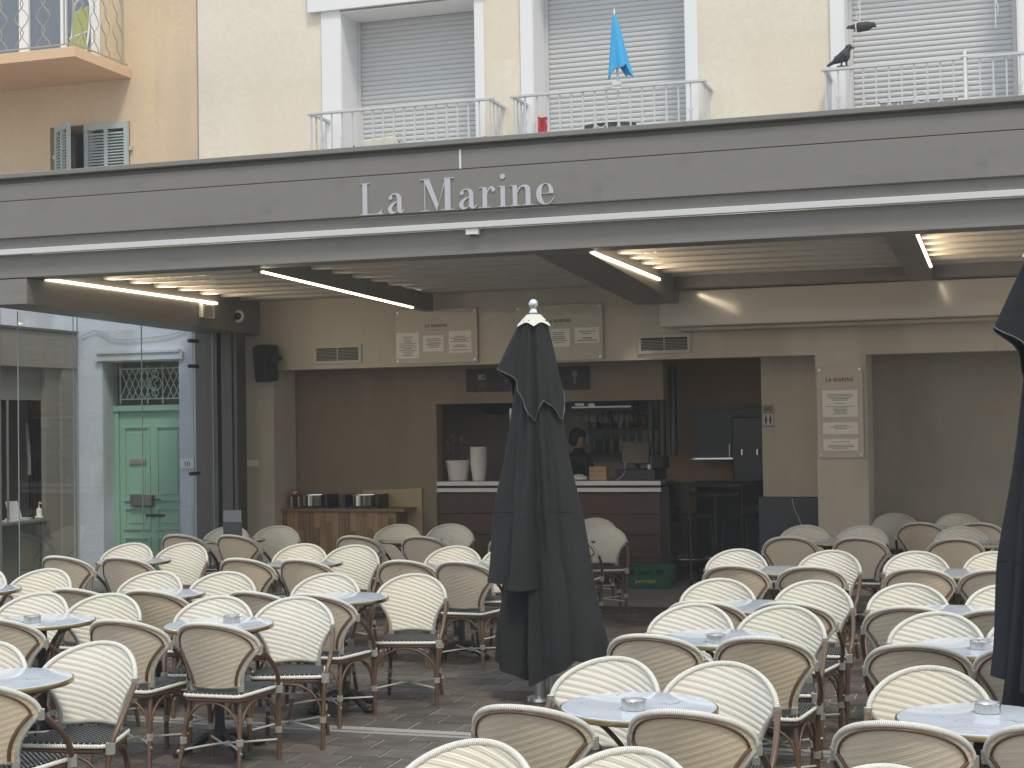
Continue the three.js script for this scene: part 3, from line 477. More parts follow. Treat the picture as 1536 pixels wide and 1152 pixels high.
// ---------------------------------------------------------------- bistro chair (faces +z, back at -z)
function makeChair() {
  const c = thing('bistro_chair', '', 'chair');
  const y0 = 0.453, yc = 0.661, yt = 0.808, W = 0.236, wb = 0.142;
  const zc = (y) => -0.17 - 0.115 * (y - y0) / (yt - y0), zs = (x, y) => zc(y) + 2.75 * x * x;
  const hw = (y) => y < y0 - 1e-6 || y > yt ? -1 : y < yc ? wb + (W - wb) * Math.pow((y - y0) / (yc - y0), 1.9) : W * Math.pow(Math.max(0, 1 - Math.pow((y - yc) / (yt - yc), 2.15)), 0.5);
  const SL = 0.33, pitch = 0.0265, sub = 5;
  function panel(off, amp, flip) {
    const rows = [], N = 14, pmin = y0 - SL * W, pmax = yt + SL * W, steps = Math.ceil((pmax - pmin) / pitch * sub);
    for (let k = 0; k <= steps; k++) {
      const p = pmin + k / sub * pitch; let a = null, b = null;
      for (let q = 0; q <= 240; q++) { const x = -W + 2 * W * q / 240, y = p - SL * x; if (Math.abs(x) <= hw(y) + 1e-4 && y >= y0) { if (a === null) a = x; b = x; } }
      if (a === null) { continue; }
      const ph = k % sub / sub, hgt = amp * (Math.pow(Math.sin(Math.PI * ph), 0.6) - 0.5), row = [];
      for (let i = 0; i <= N; i++) {
        const x = a + (b - a) * i / N, y = p - SL * x;
        const nx = -5.5 * x, ny = 0.115 / (yt - y0), l = Math.hypot(nx, ny, 1), d = off + hgt;
        row.push([x + nx / l * d, y + ny / l * d, zs(x, y) + d / l, x, p]);
      }
      rows.push(row);
    }
    return gridGeo(N, rows.length - 1, (i, j) => rows[j][i].slice(0, 3), (i, j) => [rows[j][i][3], rows[j][i][4]]);
  }
  const back = mesh('backrest', panel(0.004, 0.0048), M.weave, c);
  mesh('back_weave', panel(-0.006, 0.0013), M.weaveBack, back);
  // rim
  const top = [], side = (s) => { const P = []; for (let i = 0; i <= 8; i++) { const y = yc - 0.005 - (yc - 0.005 - y0) * i / 8, x = s * (hw(y) + 0.004); P.push([x, y, zs(x, y)]); } return P; };
  for (let i = 0; i <= 28; i++) { const a = Math.PI * i / 28, e = 2 / 2.15, y = yc + (yt - yc) * Math.pow(Math.sin(a), e), x = W * Math.sign(Math.cos(a)) * Math.pow(Math.abs(Math.cos(a)), 1.0); top.push([x, y, zs(x, y)]); }
  mesh('rim', merge([tube(top, 0.0125, 44, 8), tube(side(1), 0.012, 12, 7), tube(side(-1), 0.012, 12, 7), tube([[-wb, y0, zs(wb, y0)], [0, y0 + 0.002, zs(0, y0)], [wb, y0, zs(wb, y0)]], 0.0105, 8, 7),
    cyl(0.0185, 0.0175, 0.055, wb, y0 - 0.022, zs(wb, y0) - 0.004, 10), cyl(0.0185, 0.0175, 0.055, -wb, y0 - 0.022, zs(wb, y0) - 0.004, 10)]), M.wrap, back);
  const inner = []; for (let i = 0; i <= 20; i++) { const a = Math.PI * i / 20, k = 0.93, x = W * k * Math.cos(a), y = yc - 0.01 + (yt - yc - 0.006) * Math.pow(Math.sin(a), 0.95); inner.push([x, y, zs(x, y) - 0.014]); }
  const isd = (s) => { const P = []; for (let i = 0; i <= 6; i++) { const y = yc - (yc - y0 - 0.012) * i / 6, x = s * (hw(y) - 0.016); P.push([x, y, zs(x, y) - 0.013]); } return P; };
  mesh('cane_frame', merge([tube(inner, 0.005, 28, 6), tube(isd(1), 0.0085, 10, 6), tube(isd(-1), 0.0085, 10, 6)]), M.bamboo, back);
  // seat
  const sh = new THREE.Shape(), zb = -0.185, zf = 0.185, xb = 0.165, xf = 0.205;
  sh.moveTo(-xb + 0.04, zb); sh.lineTo(xb - 0.04, zb); sh.quadraticCurveTo(xb, zb, xb + 0.004, zb + 0.04); sh.lineTo(xf, zf - 0.05); sh.quadraticCurveTo(xf + 0.002, zf, xf - 0.05, zf); sh.lineTo(-xf + 0.05, zf); sh.quadraticCurveTo(-xf - 0.002, zf, -xf, zf - 0.05); sh.lineTo(-xb - 0.004, zb + 0.04); sh.quadraticCurveTo(-xb, zb, -xb + 0.04, zb);
  const sg = new THREE.ExtrudeGeometry(sh, { depth: 0.018, bevelEnabled: true, bevelSize: 0.004, bevelThickness: 0.004, bevelSegments: 1, curveSegments: 4 }); sg.rotateX(Math.PI / 2); sg.translate(0, 0.424, 0); uvMetres(sg);
  const seat = mesh('seat', sg, M.seat, c);
  const loop = sh.getPoints(5).slice(0, -1).map((p) => p);
  mesh('seat_edge', tube(loop.map((p) => [p.x * 1.02, 0.411, p.y * 1.02]), 0.0105, 44, 6, true), M.wrap, seat);
  mesh('seat_ring', tube(loop.map((p) => [p.x * 0.97, 0.388, p.y * 0.97]), 0.012, 40, 6, true), M.bamboo, seat);
  const band = (x, y, z, r, h) => cyl(r, r, h, x, y, z, 9);
  for (const s of [-1, 1]) {
    const f = mesh('front_leg', tube([[s * 0.238, 0.655, -0.082], [s * 0.246, 0.585, 0.015], [s * 0.242, 0.50, 0.11], [s * 0.222, 0.40, 0.172], [s * 0.212, 0.24, 0.188], [s * 0.206, 0, 0.2]], 0.0135, 18, 7), M.bamboo, c);
    for (const g of [band(s * 0.222, 0.402, 0.171, 0.0225, 0.05), band(s * 0.209, 0.17, 0.191, 0.019, 0.034), cyl(0.017, 0.0165, 0.045, s * 0.2385, 0.652, -0.08, 9)]) mesh('binding', g, M.wrap, f);
    const b = mesh('rear_leg', tube([[s * 0.142, 0.44, -0.119], [s * 0.15, 0.34, -0.150], [s * 0.166, 0.18, -0.185], [s * 0.182, 0, -0.225]], 0.013, 12, 7), M.bamboo, c);
    mesh('binding', band(s * 0.167, 0.17, -0.187, 0.0185, 0.034), M.wrap, b);
  }
  const arch = (a, b, h = 0.375, pull = 0.04) => { const P = []; for (let i = 0; i <= 10; i++) { const t = i / 10, u = 0.5 - 0.5 * Math.cos(Math.PI * t); P.push([a[0] + (b[0] - a[0]) * u, 0.165 + (h - 0.165) * Math.pow(Math.sin(Math.PI * t), 0.75), a[1] + (b[1] - a[1]) * u]); } return tube(P, 0.0078, 16, 5); };
  for (const [a, b] of [[[-0.2, 0.188], [0.2, 0.188]], [[-0.16, -0.182], [0.16, -0.182]], [[0.205, 0.183], [0.166, -0.178]], [[-0.205, 0.183], [-0.166, -0.178]]]) mesh('cane_arch', arch(a, b), M.bamboo, c);
  for (const s of [-1, 1]) mesh('stretcher', tube([[s * 0.192, 0.115, -0.215], [s * 0.172, 0.118, -0.19], [s * 0.03, 0.122 + s * 0.004, -0.02], [-s * 0.03, 0.122 + s * 0.004, 0.01], [-s * 0.205, 0.115, 0.19], [-s * 0.215, 0.115, 0.2]], 0.0062, 16, 5), M.wrap, c);
  mesh('knot', tube([[-0.018, 0.122, -0.006], [0, 0.130, 0.004], [0.018, 0.122, -0.006], [0, 0.116, -0.012]], 0.0085, 14, 5, true), M.wrap, c);
  return c;
}
const chair0 = makeChair();
const TABLES = [[-4.3,-5.78],[-1.36,-5.8],[-0.07,-5.84],[-5.38,-7.6],[-4.24,-7.66],[-1.36,-7.7],[-0.1,-7.64],[-6.9,-8.98],[-5.42,-8.97],[-4.08,-8.99],[-1.38,-9.03],[-0.24,-8.97],[-6.98,-11.16],[-5.4,-11.19],[-4.05,-11.2],[-1.52,-11.18],[-0.28,-11.16],[-7.22,-13.36],[-5.42,-13.58],[-3.9,-13.62],[-1.44,-13.8],[-0.14,-13.76],[-0.6,-15.66]];
// where a chair or table stands: its row counted from the pergola front, its place counted from the aisle by the charcoal parasol
const ORD = ['first', 'second', 'third', 'fourth', 'fifth', 'sixth', 'seventh', 'eighth'];
function whereIn(list, i) {
  const [x, z] = list[i], open = z > -11.4, left = x < -2.9, same = list.filter(([a, b]) => (b > -11.4) === open && (a < -2.9) === left);
  const rows = []; for (const p of [...same].sort((p, q) => open ? p[1] - q[1] : q[1] - p[1])) { const last = rows[rows.length - 1]; if (last && Math.abs(last[last.length - 1][1] - p[1]) < 0.55) last.push(p); else rows.push([p]); }
  const ri = rows.findIndex((q) => q.includes(list[i])), row = [...rows[ri]].sort((p, q) => left ? q[0] - p[0] : p[0] - q[0]);
  return `${ORD[ri]} row ${open ? 'outside' : 'under'} pergola, ${ORD[row.indexOf(list[i])]} from aisle, ${left ? 'glass' : 'pillar'} side`;
}
const AWAY = [[-4.07,-5.51],[-1.68,-5.52],[-1.08,-5.55],[-0.34,-5.53],[0.19,-5.57],[-5.31,-7.31],[-4.58,-7.37],[-4.02,-7.33],[-1.63,-7.38],[-1.08,-7.39],[-0.37,-7.32],[0.12,-7.36],[-5.77,-8.69],[-5.22,-8.7],[-4.48,-8.72],[-4.01,-8.67],[-1.63,-8.75],[-1.12,-8.75],[-0.48,-8.7],[0.0,-8.65],[-7.31,-10.78],[-6.72,-10.79],[-5.66,-10.82],[-5.14,-10.8],[-4.33,-10.84],[-3.85,-10.84],[-1.78,-10.82],[-1.27,-10.83],[-0.51,-10.8],[-0.03,-10.78],[-7.55,-13.08],[-6.95,-13.07],[-5.7,-13.09],[-5.06,-13.12],[-4.2,-13.14],[-3.65,-13.14],[-1.74,-13.43],[-1.11,-13.39],[-0.35,-13.36],[-0.71,-15.25],[-0.16,-15.27]];
const TOWARD = [[-1.61,-4.37],[-1.1,-4.35],[-0.32,-4.31],[-4.61,-5.97],[-4.08,-6.06],[-1.61,-6.1],[-1.1,-6.09],[-0.28,-6.13],[-5.69,-7.87],[-5.19,-7.91],[-4.44,-7.91],[-3.94,-7.95],[-0.31,-7.91],[0.15,-7.94],[-1.62,-8.03],[-1.13,-8.03],[-7.19,-9.29],[-6.61,-9.26],[-5.7,-9.24],[-5.14,-9.27],[-4.35,-9.28],[-3.74,-9.34],[-1.68,-9.36],[-1.08,-9.32],[-0.52,-9.27],[0.05,-9.27],[-7.32,-11.51],[-6.82,-11.58],[-5.69,-11.61],[-5.17,-11.57],[-4.27,-11.56],[-3.78,-11.61],[-1.94,-11.53],[-1.24,-11.54],[-0.58,-11.52],[-0.01,-11.56],[-7.48,-13.62],[-6.96,-13.72],[-5.75,-14.04],[-5.23,-14.13],[-3.64,-14.13],[-1.72,-14.24],[-1.2,-14.18],[-0.32,-14.17],[-1.0,-16.06],[-0.38,-16.04],[-4.0,-15.11]];
{
  let first = true;
  const put = (x, z, turn, label, group) => { const k = Math.floor(rnd() * 3), paint = (o) => o.traverse((m) => { if (m.name === 'backrest') m.material = M.weaves[k]; if (m.name === 'back_weave') m.material = M.weaveBacks[k]; });
    const p = [x + rr(-0.015, 0.015), 0, z + rr(-0.015, 0.015)], t = turn + rr(-0.09, 0.09) + (turn < 1 && x < -3 ? 0.24 : 0); if (first) { first = false; chair0.position.set(...p); chair0.rotation.y = t; chair0.userData.label = label; chair0.userData.group = group; paint(chair0); } else paint(dup(chair0, p, t, label, group)); };
  for (const [list, turn, how, grp] of [[AWAY, Math.PI, 'woven bistro chair, back to street', 'chairs with their backs to the street'], [TOWARD, 0, 'woven bistro chair, facing the street', 'chairs facing the street']])
    list.forEach(([x, z], i) => put(x, z, turn, `${how}, ${whereIn(list, i)}`, z > -11.4 ? grp + ' in the open' : grp + ' under the pergola'));
}
// ---------------------------------------------------------------- round marble tables
function makeTable() {
  const t = thing('bistro_table', '', 'table');
  const R = 0.308, tg = lathe([[0, 0.7050], [R - 0.006, 0.7050], [R - 0.002, 0.7080], [R - 0.002, 0.7200], [R - 0.006, 0.7230], [0, 0.7230]], 48);
  { const p = tg.attributes.position, u = tg.attributes.uv; for (let i = 0; i < p.count; i++) u.setXY(i, 0.5 + p.getX(i) / 0.8, 0.5 + p.getZ(i) / 0.8); }
  mesh('table_top', tg, M.marble, t);
  mesh('brass_edge', lathe([[R - 0.02, 0.6980], [R + 0.002, 0.6980], [R + 0.005, 0.7010], [R + 0.005, 0.7180], [R + 0.001, 0.7210], [R - 0.001, 0.7150], [R - 0.001, 0.7040], [R - 0.02, 0.7040]], 48), M.brass, t);
  const col = mesh('column', lathe([[0, 0.05], [0.05, 0.05], [0.045, 0.10], [0.028, 0.14], [0.026, 0.55], [0.034, 0.60], [0.03, 0.66], [0.09, 0.6700], [0.10, 0.6900], [0, 0.6900]], 16), M.iron, t);
  for (let k = 0; k < 4; k++) {
    const a = k * Math.PI / 2 + Math.PI / 4, f = tube([[0.02, 0.10, 0], [0.09, 0.095, 0], [0.17, 0.055, 0], [0.23, 0.022, 0], [0.255, 0.02, 0]], 0.02, 12, 8);
    const foot = merge([f, (() => { const s = new THREE.SphereGeometry(0.032, 10, 8); s.scale(1.3, 0.7200, 1); s.translate(0.25, 0.024, 0); return s; })()]); foot.rotateY(a);
    mesh('foot', foot, M.iron, t);
    const b = tube([[0.03, 0.50, 0], [0.08, 0.58, 0], [0.16, 0.66, 0], [0.24, 0.689, 0]], 0.011, 10, 6); b.rotateY(a + Math.PI / 4); mesh('brace', b, M.bamboo, t);
  }
  return t;
}
{
  const ash = [[-4.20, -7.74, 4], [-5.37, -7.50, 3], [-1.36, -5.72, 1], [-1.36, -7.53, 5], [-0.09, -7.56, 6], [-0.05, -5.96, 2]];
  const withAsh = new Set(ash.map((a) => a[2])); const t0 = makeTable();
  TABLES.forEach(([x, z], i) => {
    const under = z < -11.4, grp = withAsh.has(i) ? 'tables with ashtrays' : under ? 'tables under the pergola' : 'bare tables in the open';
    const lab = i === 17 ? 'round marble bistro table under the pergola with a menu stand on it' : `marble table${withAsh.has(i) ? ' with ashtray' : ''}, ${whereIn(TABLES, i)}`;
    if (i === 0) { t0.position.set(x, 0, z); t0.userData.label = lab; t0.userData.group = grp; } else { const d = dup(t0, [x, 0, z], rr(-0.4, 0.4), lab, grp); if (i === 17) delete d.userData.group; }
  });
  const ag = () => { const o = thing('ashtray', 'round brushed steel ashtray on a marble table', 'ashtray', [0, 0, 0], 0, 'ashtrays on the tables');
    mesh('bowl', lathe([[0, 0.004], [0.046, 0.004], [0.047, 0.0], [0.049, 0.002], [0.049, 0.038], [0.046, 0.038], [0.047, 0.008], [0, 0.008]], 28), M.steel, o);
    for (let k = 0; k < 3; k++) { const g = rbx(-0.006, 0.006, 0.034, 0.040, 0.045, 0.056, 0.002); g.rotateY(k * 2.1); mesh('rest', g, M.steelMirror, o); } return o; };
  const a0 = ag(); ash.forEach(([x, z], i) => { const p = [x, 0.7235, z]; const lab = `round steel ashtray on table, ${whereIn(TABLES, ash[i][2])}`; if (i) dup(a0, p, i, lab); else { a0.position.set(...p); a0.userData.label = lab; } });
  const ms = thing('menu_stand', 'grey menu card stand on a table under the pergola', 'menu stand', [-7.26, 0.7235, -13.42], 0.1);
  mesh('card', rbx(-0.10, 0.10, 0.02, 0.29, -0.006, 0.006, 0.003), mat(0.07, 0.07, 0.075, 0.5), ms); mesh('print', bx(-0.095, 0.095, 0.17, 0.285, 0.0062, 0.008), mat(0.24, 0.24, 0.245, 0.6), ms); mesh('base', rbx(-0.09, 0.09, 0, 0.02, -0.05, 0.05, 0.004), M.darkmetal, ms);
}
// ---------------------------------------------------------------- closed parasols
function makeParasol(cloth, label, pos, turn, low = 0) {
  const p = thing('closed_parasol', label, 'parasol', pos, turn);
  const bell = (d, w) => Math.exp(-(d * d) / (w * w)), ang = (a, b) => Math.atan2(Math.sin(a - b), Math.cos(a - b));
  const folds = [[-1.5, 0.30, 0.30], [-0.85, 0.18, 0.16], [-0.42, 0.22, 0.17], [0.0, -0.10, 0.12], [0.22, 0.16, 0.13], [0.62, 0.14, 0.2], [1.15, 0.24, 0.34], [2.0, 0.16, 0.3], [2.7, 0.2, 0.25], [-2.2, 0.2, 0.3], [-2.85, 0.18, 0.22]];
  const R = (th, y, in_ = 0) => {
    const t = Math.max(0, Math.min(1, (2.5 - y) / 2.2)), base = 0.062 + 0.268 * Math.pow(t, 0.88); let f = 0.80;
    for (const [a, h, w] of folds) f += 1.35 * h * bell(ang(th + 0.10 * Math.sin(3 * t + a * 4) + in_ * 0.3, a), w) * (0.5 + 0.9 * t);
    f -= 0.12 * bell(ang(th, -0.14), 0.09) + 0.14 * bell(ang(th, 0.42), 0.08) * t;
    return base * f * (1 + 0.02 * Math.sin(th * 7 + y * 5)) * (in_ ? (low ? 0.93 : 0.80) : 1) * (low ? 0.92 : 1.10) * (1 + 0.10 * (fbm(th * 1.3 + 20, y * 1.6 + 5, 64, 3) - 0.5) + 0.05 * Math.sin(th * 11 + 3 * Math.sin(y * 2.3)) * t);
  };
  const sheet = (hem, y1, rad, nu = 110, nv = 34, drift = 0.05) => gridGeo(nu, nv, (i, j) => { const th = -Math.PI + 2 * Math.PI * i / nu, y = y1 + (hem(th) - y1) * j / nv, r = rad(th, y), t = (2.5 - y) / 2.2; return [Math.sin(th) * r + drift * t, y, Math.cos(th) * r * 0.9]; }, (i, j, q) => [i / nu * 1.6, q[1] * 0.8]);
  const sm = (a, b, x) => { const t = Math.max(0, Math.min(1, (x - a) / (b - a))); return t * t * (3 - 2 * t); };
  const hemOut = (th) => th < -0.08 && th > -2.2 ? 0.77 + 0.02 * Math.sin(th * 3) : 0.77 - 0.48 * (th >= -0.08 ? sm(-0.08, 0.03, th) : 1) + 0.02 * Math.sin(th * 5);
  const hemIn = (th) => (low ? 0.06 : 0.13) + (low ? 0.08 : 0.22) * Math.pow(Math.abs(Math.sin((th + 0.5) * 0.9)), 1.5);
  mesh('canopy', sheet(hemOut, 2.515, (th, y) => R(th, y)), cloth, p);
  mesh('inner_fold', sheet(hemIn, 2.2, (th, y) => R(th + 0.35, y, 1)), cloth, p);
  const HK = [[-3.15, 1.98], [-2.5, 1.86], [-1.45, 2.21], [-0.12, 1.845], [0.28, 1.985], [0.95, 1.85], [1.7, 2.12], [2.5, 1.88], [3.15, 1.98]];
  const hemF = (th) => { for (let i = 1; i < HK.length; i++) if (th <= HK[i][0]) { const [a, u] = HK[i - 1], [b, v] = HK[i], t = (th - a) / (b - a); return u + (v - u) * t + 0.02 * Math.sin(Math.PI * t); } return 1.98; };
  mesh('vent_flap', sheet(hemF, 2.517, (th, y) => R(th, y) * 1.10 + 0.022 + 0.105 * bell(ang(th, -1.45), 0.22) * Math.max(0, (2.5 - y) / 0.3), 140, 16, 0.05), cloth, p);
  const rF = (th, y) => R(th, y) * 1.10 + 0.024 + 0.105 * bell(ang(th, -1.45), 0.22) * Math.max(0, (2.5 - y) / 0.3), hemPts = [];
  for (let i = 0; i < 90; i++) { const th = -Math.PI + 2 * Math.PI * i / 90, y = hemF(th), q = rF(th, y); hemPts.push([Math.sin(th) * q + 0.05 * (2.5 - y) / 2.2, y, Math.cos(th) * q * 0.9]); }
  mesh('piping', tube(hemPts, 0.0035, 180, 4, true), mat(0.10, 0.105, 0.11, 0.7), p);
  mesh('cap', sheet((th) => 2.475 + 0.028 * Math.abs(Math.sin(th * 3)), 2.56, (th, y) => 0.035 + (2.56 - y) * 0.95 + 0.012, 64, 6, 0.0), mat(0.62, 0.60, 0.52, 0.85), p);
  mesh('finial', lathe([[0, 2.665], [0.018, 2.66], [0.030, 2.645], [0.033, 2.63], [0.030, 2.613], [0.016, 2.60], [0.026, 2.588], [0.031, 2.575], [0.033, 2.552], [0, 2.552]], 20), mat(0.72, 0.73, 0.76, 0.25, { metalness: 0.9 }), p);
  mesh('pole', cyl(0.028, 0.028, 2.5, 0, 1.27, 0, 14), M.steel, p);
  mesh('crank_tube', cyl(0.018, 0.018, 0.5, 0.075, 0.28, 0.03, 10), M.steel, p);
  mesh('ground_socket', merge([cyl(0.085, 0.09, 0.02, 0, 0.012, 0, 20), cyl(0.042, 0.042, 0.20, 0, 0.12, 0, 14)]), M.steel, p);
  return p;
}
makeParasol(M.canopy, 'closed charcoal parasol with white cap and silver ball finial', [-2.91, 0, -9.56], 0.29);
makeParasol(M.canopyNavy, 'closed dark navy parasol with folded canopy, bluer than the charcoal one', [0.235, 0, -6.42], -0.05, 1);

// ---------------------------------------------------------------- fittings on the restaurant wall
function menuPrint(w, h, papers, titleY, titleX = 0.5, size = 0.05) {
  return print(768, Math.round(768 * h / w), (c, W, H) => {
    c.fillStyle = '#c3b8a8'; c.fillRect(0, 0, W, H);
    c.fillStyle = '#2e2a28'; c.textAlign = 'center'; c.font = `bold ${Math.round(W * size)}px sans-serif`; c.fillText('LA MARINE', W * titleX, H * titleY);
    c.strokeStyle = '#5a544e'; c.lineWidth = 3; c.beginPath(); c.arc(W * titleX, H * titleY - W * size * 0.4, W * size * 1.5, Math.PI * 1.2, Math.PI * 1.8); c.stroke();
    c.fillStyle = '#6b645c'; c.fillRect(W * titleX - W * 0.04, H * titleY + W * size * 0.5, W * 0.08, 3);
  });
}
function paperPrint(w, h, n, sd) {
  return print(256, Math.round(256 * h / w), (c, W, H) => {
    c.fillStyle = '#e6e2d8'; c.fillRect(0, 0, W, H); let s = sd; const R = () => (s = (s * 16807) % 2147483647) / 2147483647;
    for (let i = 0; i < n; i++) { const y = H * (0.08 + 0.86 * i / n); if (R() < 0.18) continue; const l = W * (0.3 + 0.55 * R()); c.fillStyle = i % 4 ? '#8d867b' : '#575049'; c.fillRect((W - l) / 2, y, l, Math.max(2, H / n * 0.34)); }
  });
}
function menuBoard(x0, x1, y0, y1, label, papers, titleY, size) {
  const w = x1 - x0, h = y1 - y0, b = thing('menu_board', label, 'menu board', [(x0 + x1) / 2, (y0 + y1) / 2, -15.79]);
  mesh('panel', bx(-w / 2, w / 2, -h / 2, h / 2, 0.012, 0.018), mat(0.50, 0.46, 0.385, 0.4), b);
  const f = mesh('heading', new THREE.PlaneGeometry(w * 0.995, h * 0.995), mat(1, 1, 1, 0.5, { map: menuPrint(w, h, papers, titleY, 0.5, size) }), b); f.position.z = 0.0215;
  papers.forEach(([px, py, pw, ph, n], i) => { const p = mesh('menu_sheet', bx(px - pw / 2, px + pw / 2, py - ph / 2, py + ph / 2, 0.023, 0.026), M.paper, b); const q = mesh('text', new THREE.PlaneGeometry(pw * 0.99, ph * 0.99), mat(1, 1, 1, 0.7, { map: paperPrint(pw, ph, n, 11 + i * 7 + Math.round(w * 100)) }), p); q.position.set(px, py, 0.0285); });
  for (const sx of [-1, 1]) for (const sy of [-1, 1]) { const g = cyl(0.012, 0.012, 0.034, 0, 0, 0, 12); g.rotateX(Math.PI / 2); const s = mesh('standoff', g, M.steel, b); s.position.set(sx * (w / 2 - 0.03), sy * (h / 2 - 0.03), 0.017); }
}
menuBoard(-6.44, -5.46, 2.52, 3.13, 'clear menu board with three sheets on the wall left of the charcoal parasol', [[-0.34, -0.10, 0.28, 0.29, 13], [-0.03, -0.085, 0.25, 0.18, 8], [0.29, -0.075, 0.27, 0.245, 11]], 0.34, 0.052);
menuBoard(-5.01, -4.02, 2.51, 3.12, 'clear menu board partly hidden by the tip of the charcoal parasol', [[-0.3, -0.06, 0.26, 0.2, 8], [0.0, -0.06, 0.26, 0.2, 8], [0.32, -0.04, 0.28, 0.17, 6]], 0.32, 0.052);
menuBoard(-1.745, -1.28, 1.42, 2.36, 'tall menu board with three white sheets on the pillar', [[0, 0.09, 0.355, 0.275, 15], [0, -0.165, 0.355, 0.12, 6], [0, -0.335, 0.355, 0.12, 6]], 0.16, 0.115);
for (const [x0, x1, y0, y1, lab] of [[-7.47, -6.87, 2.545, 2.765, 'rectangular air grille on the wall beside the black speaker'], [-3.64, -3.06, 2.55, 2.76, 'rectangular air grille on the wall below the cream cassette']]) {
  const v = thing('air_vent', lab, 'vent', [0, 0, -15.799]);
  mesh('backing', bx(x0 + 0.03, x1 - 0.03, y0 + 0.03, y1 - 0.03, 0.0, 0.004), M.black, v);
  mesh('frame', merge([rbx(x0, x1, y1 - 0.038, y1, 0, 0.022), rbx(x0, x1, y0, y0 + 0.038, 0, 0.022), rbx(x0, x0 + 0.038, y0 + 0.038, y1 - 0.038, 0, 0.021), rbx(x1 - 0.038, x1, y0 + 0.038, y1 - 0.038, 0, 0.021), rbx((x0 + x1) / 2 - 0.006, (x0 + x1) / 2 + 0.006, y0 + 0.038, y1 - 0.038, 0, 0.019)]), mat(0.52, 0.49, 0.42, 0.5), v);
  const sg = bx(x0 + 0.038, x1 - 0.038, -0.003, 0.003, 0.004, 0.016);
  for (let y = y0 + 0.05; y < y1 - 0.045; y += 0.0165) mesh('slat', sg, mat(0.36, 0.34, 0.30, 0.5), v).position.y = y;
}
{
  const s = thing('wall_speaker', 'black loudspeaker on a bracket on the wall', 'speaker', [-8.0, 2.56, -15.66], -0.5);
  const sh = new THREE.Shape(); sh.moveTo(-0.13, 0.19); sh.quadraticCurveTo(0, 0.225, 0.10, 0.205); sh.lineTo(0.115, 0.10); sh.lineTo(0.10, -0.05); sh.quadraticCurveTo(0.14, -0.13, 0.11, -0.185); sh.lineTo(-0.075, -0.195); sh.quadraticCurveTo(-0.12, 0, -0.13, 0.19);
  const g = new THREE.ExtrudeGeometry(sh, { depth: 0.16, bevelEnabled: true, bevelSize: 0.012, bevelThickness: 0.012, bevelSegments: 2, curveSegments: 8 }); g.translate(0, 0, -0.06);
  mesh('cabinet', g, M.black, s); mesh('grille', rbx(-0.085, 0.075, -0.15, 0.16, 0.113, 0.118, 0.002), mat(0.02, 0.02, 0.021, 0.8), s);
  mesh('bracket', merge([rbx(0.10, 0.17, 0.02, 0.12, -0.03, 0.05), rbx(-0.03, 0.10, 0.04, 0.09, -0.14, -0.05)]), M.darkmetal, s);
}
{
  const e = thing('exit_light', 'small white emergency light box under the lit beam', 'emergency light', [-8.12, 3.1, -14.45]);
  mesh('housing', rbx(-0.025, 0.03, -0.075, 0.075, -0.16, 0.10, 0.008), M.plasticWhite, e); mesh('diffuser', rbx(0.0305, 0.036, -0.06, 0.055, -0.10, 0.08, 0.002), mat(0.35, 0.33, 0.27, 0.3), e);
  const c = thing('dome_camera', 'white dome security camera at the end of the lit beam', 'camera', [-8.12, 3.09, -15.2]);
  const ring = new THREE.TorusGeometry(0.055, 0.018, 10, 28); mesh('ring', ring, M.plasticWhite, c); const d = new THREE.SphereGeometry(0.042, 16, 10); mesh('dome', d, M.black, c); mesh('mount', rbx(-0.06, 0.06, -0.06, 0.06, -0.05, -0.012), M.alu, c);
  solo('wall_notice', 'small white label on the wall beside the glass screen', 'label', rbx(-8.385, -8.205, 1.375, 1.445, -15.799, -15.790, 0.002), M.paper);
  const w = thing('toilet_sign', 'small WC sign with two figures on the inner wall', 'sign', [-2.35, 1.86, -16.449]);
  const pl = mesh('print', new THREE.PlaneGeometry(0.12, 0.24), mat(1, 1, 1, 0.6, { map: print(128, 256, (c, W, H) => { c.fillStyle = '#8f887b'; c.fillRect(0, 0, W, H); c.fillStyle = '#3a3733'; c.font = 'bold 56px sans-serif'; c.textAlign = 'center'; c.fillText('WC', W / 2, 62); c.fillStyle = '#cfc9bd'; c.fillRect(8, 100, 112, 130); c.fillStyle = '#2a2826'; for (const x of [38, 90]) { c.beginPath(); c.arc(x, 124, 11, 0, 7); c.fill(); c.fillRect(x - 13, 138, 26, 50); c.fillRect(x - 9, 188, 18, 30); } }) }), w); pl.position.z = 0.006;
  mesh('plate', bx(-0.06, 0.06, -0.12, 0.12, 0, 0.003), M.plasticWhite, w);
  // dark price panel above the pass
  const q = thing('price_panel', 'long dark panel with small pictures above the serving counter', 'panel', [-5.08, 2.33, -16.399]);
  mesh('panel', bx(-0.74, 0.74, -0.135, 0.135, 0.0, 0.015), mat(0.035, 0.028, 0.026, 0.5), q);
  const pp = mesh('print', new THREE.PlaneGeometry(1.46, 0.26), mat(1, 1, 1, 0.6, { map: print(1024, 184, (c, W, H) => { c.fillStyle = '#332b29'; c.fillRect(0, 0, W, H); c.fillStyle = '#8c877e'; c.fillRect(98, 44, 66, 44); c.fillStyle = '#33302d'; c.fillRect(140, 54, 14, 20); c.fillStyle = '#5f4039'; c.beginPath(); c.ellipse(135, 132, 34, 20, 0, 0, 7); c.fill(); c.strokeStyle = '#77706a'; c.lineWidth = 6; c.beginPath(); c.moveTo(350, 60); c.lineTo(330, 130); c.moveTo(350, 60); c.lineTo(392, 130); c.moveTo(320, 96); c.lineTo(400, 96); c.stroke(); c.fillStyle = '#7e7870'; c.fillRect(890, 36, 38, 40); c.fillRect(902, 76, 14, 60); }) }), q); pp.position.z = 0.018;
}
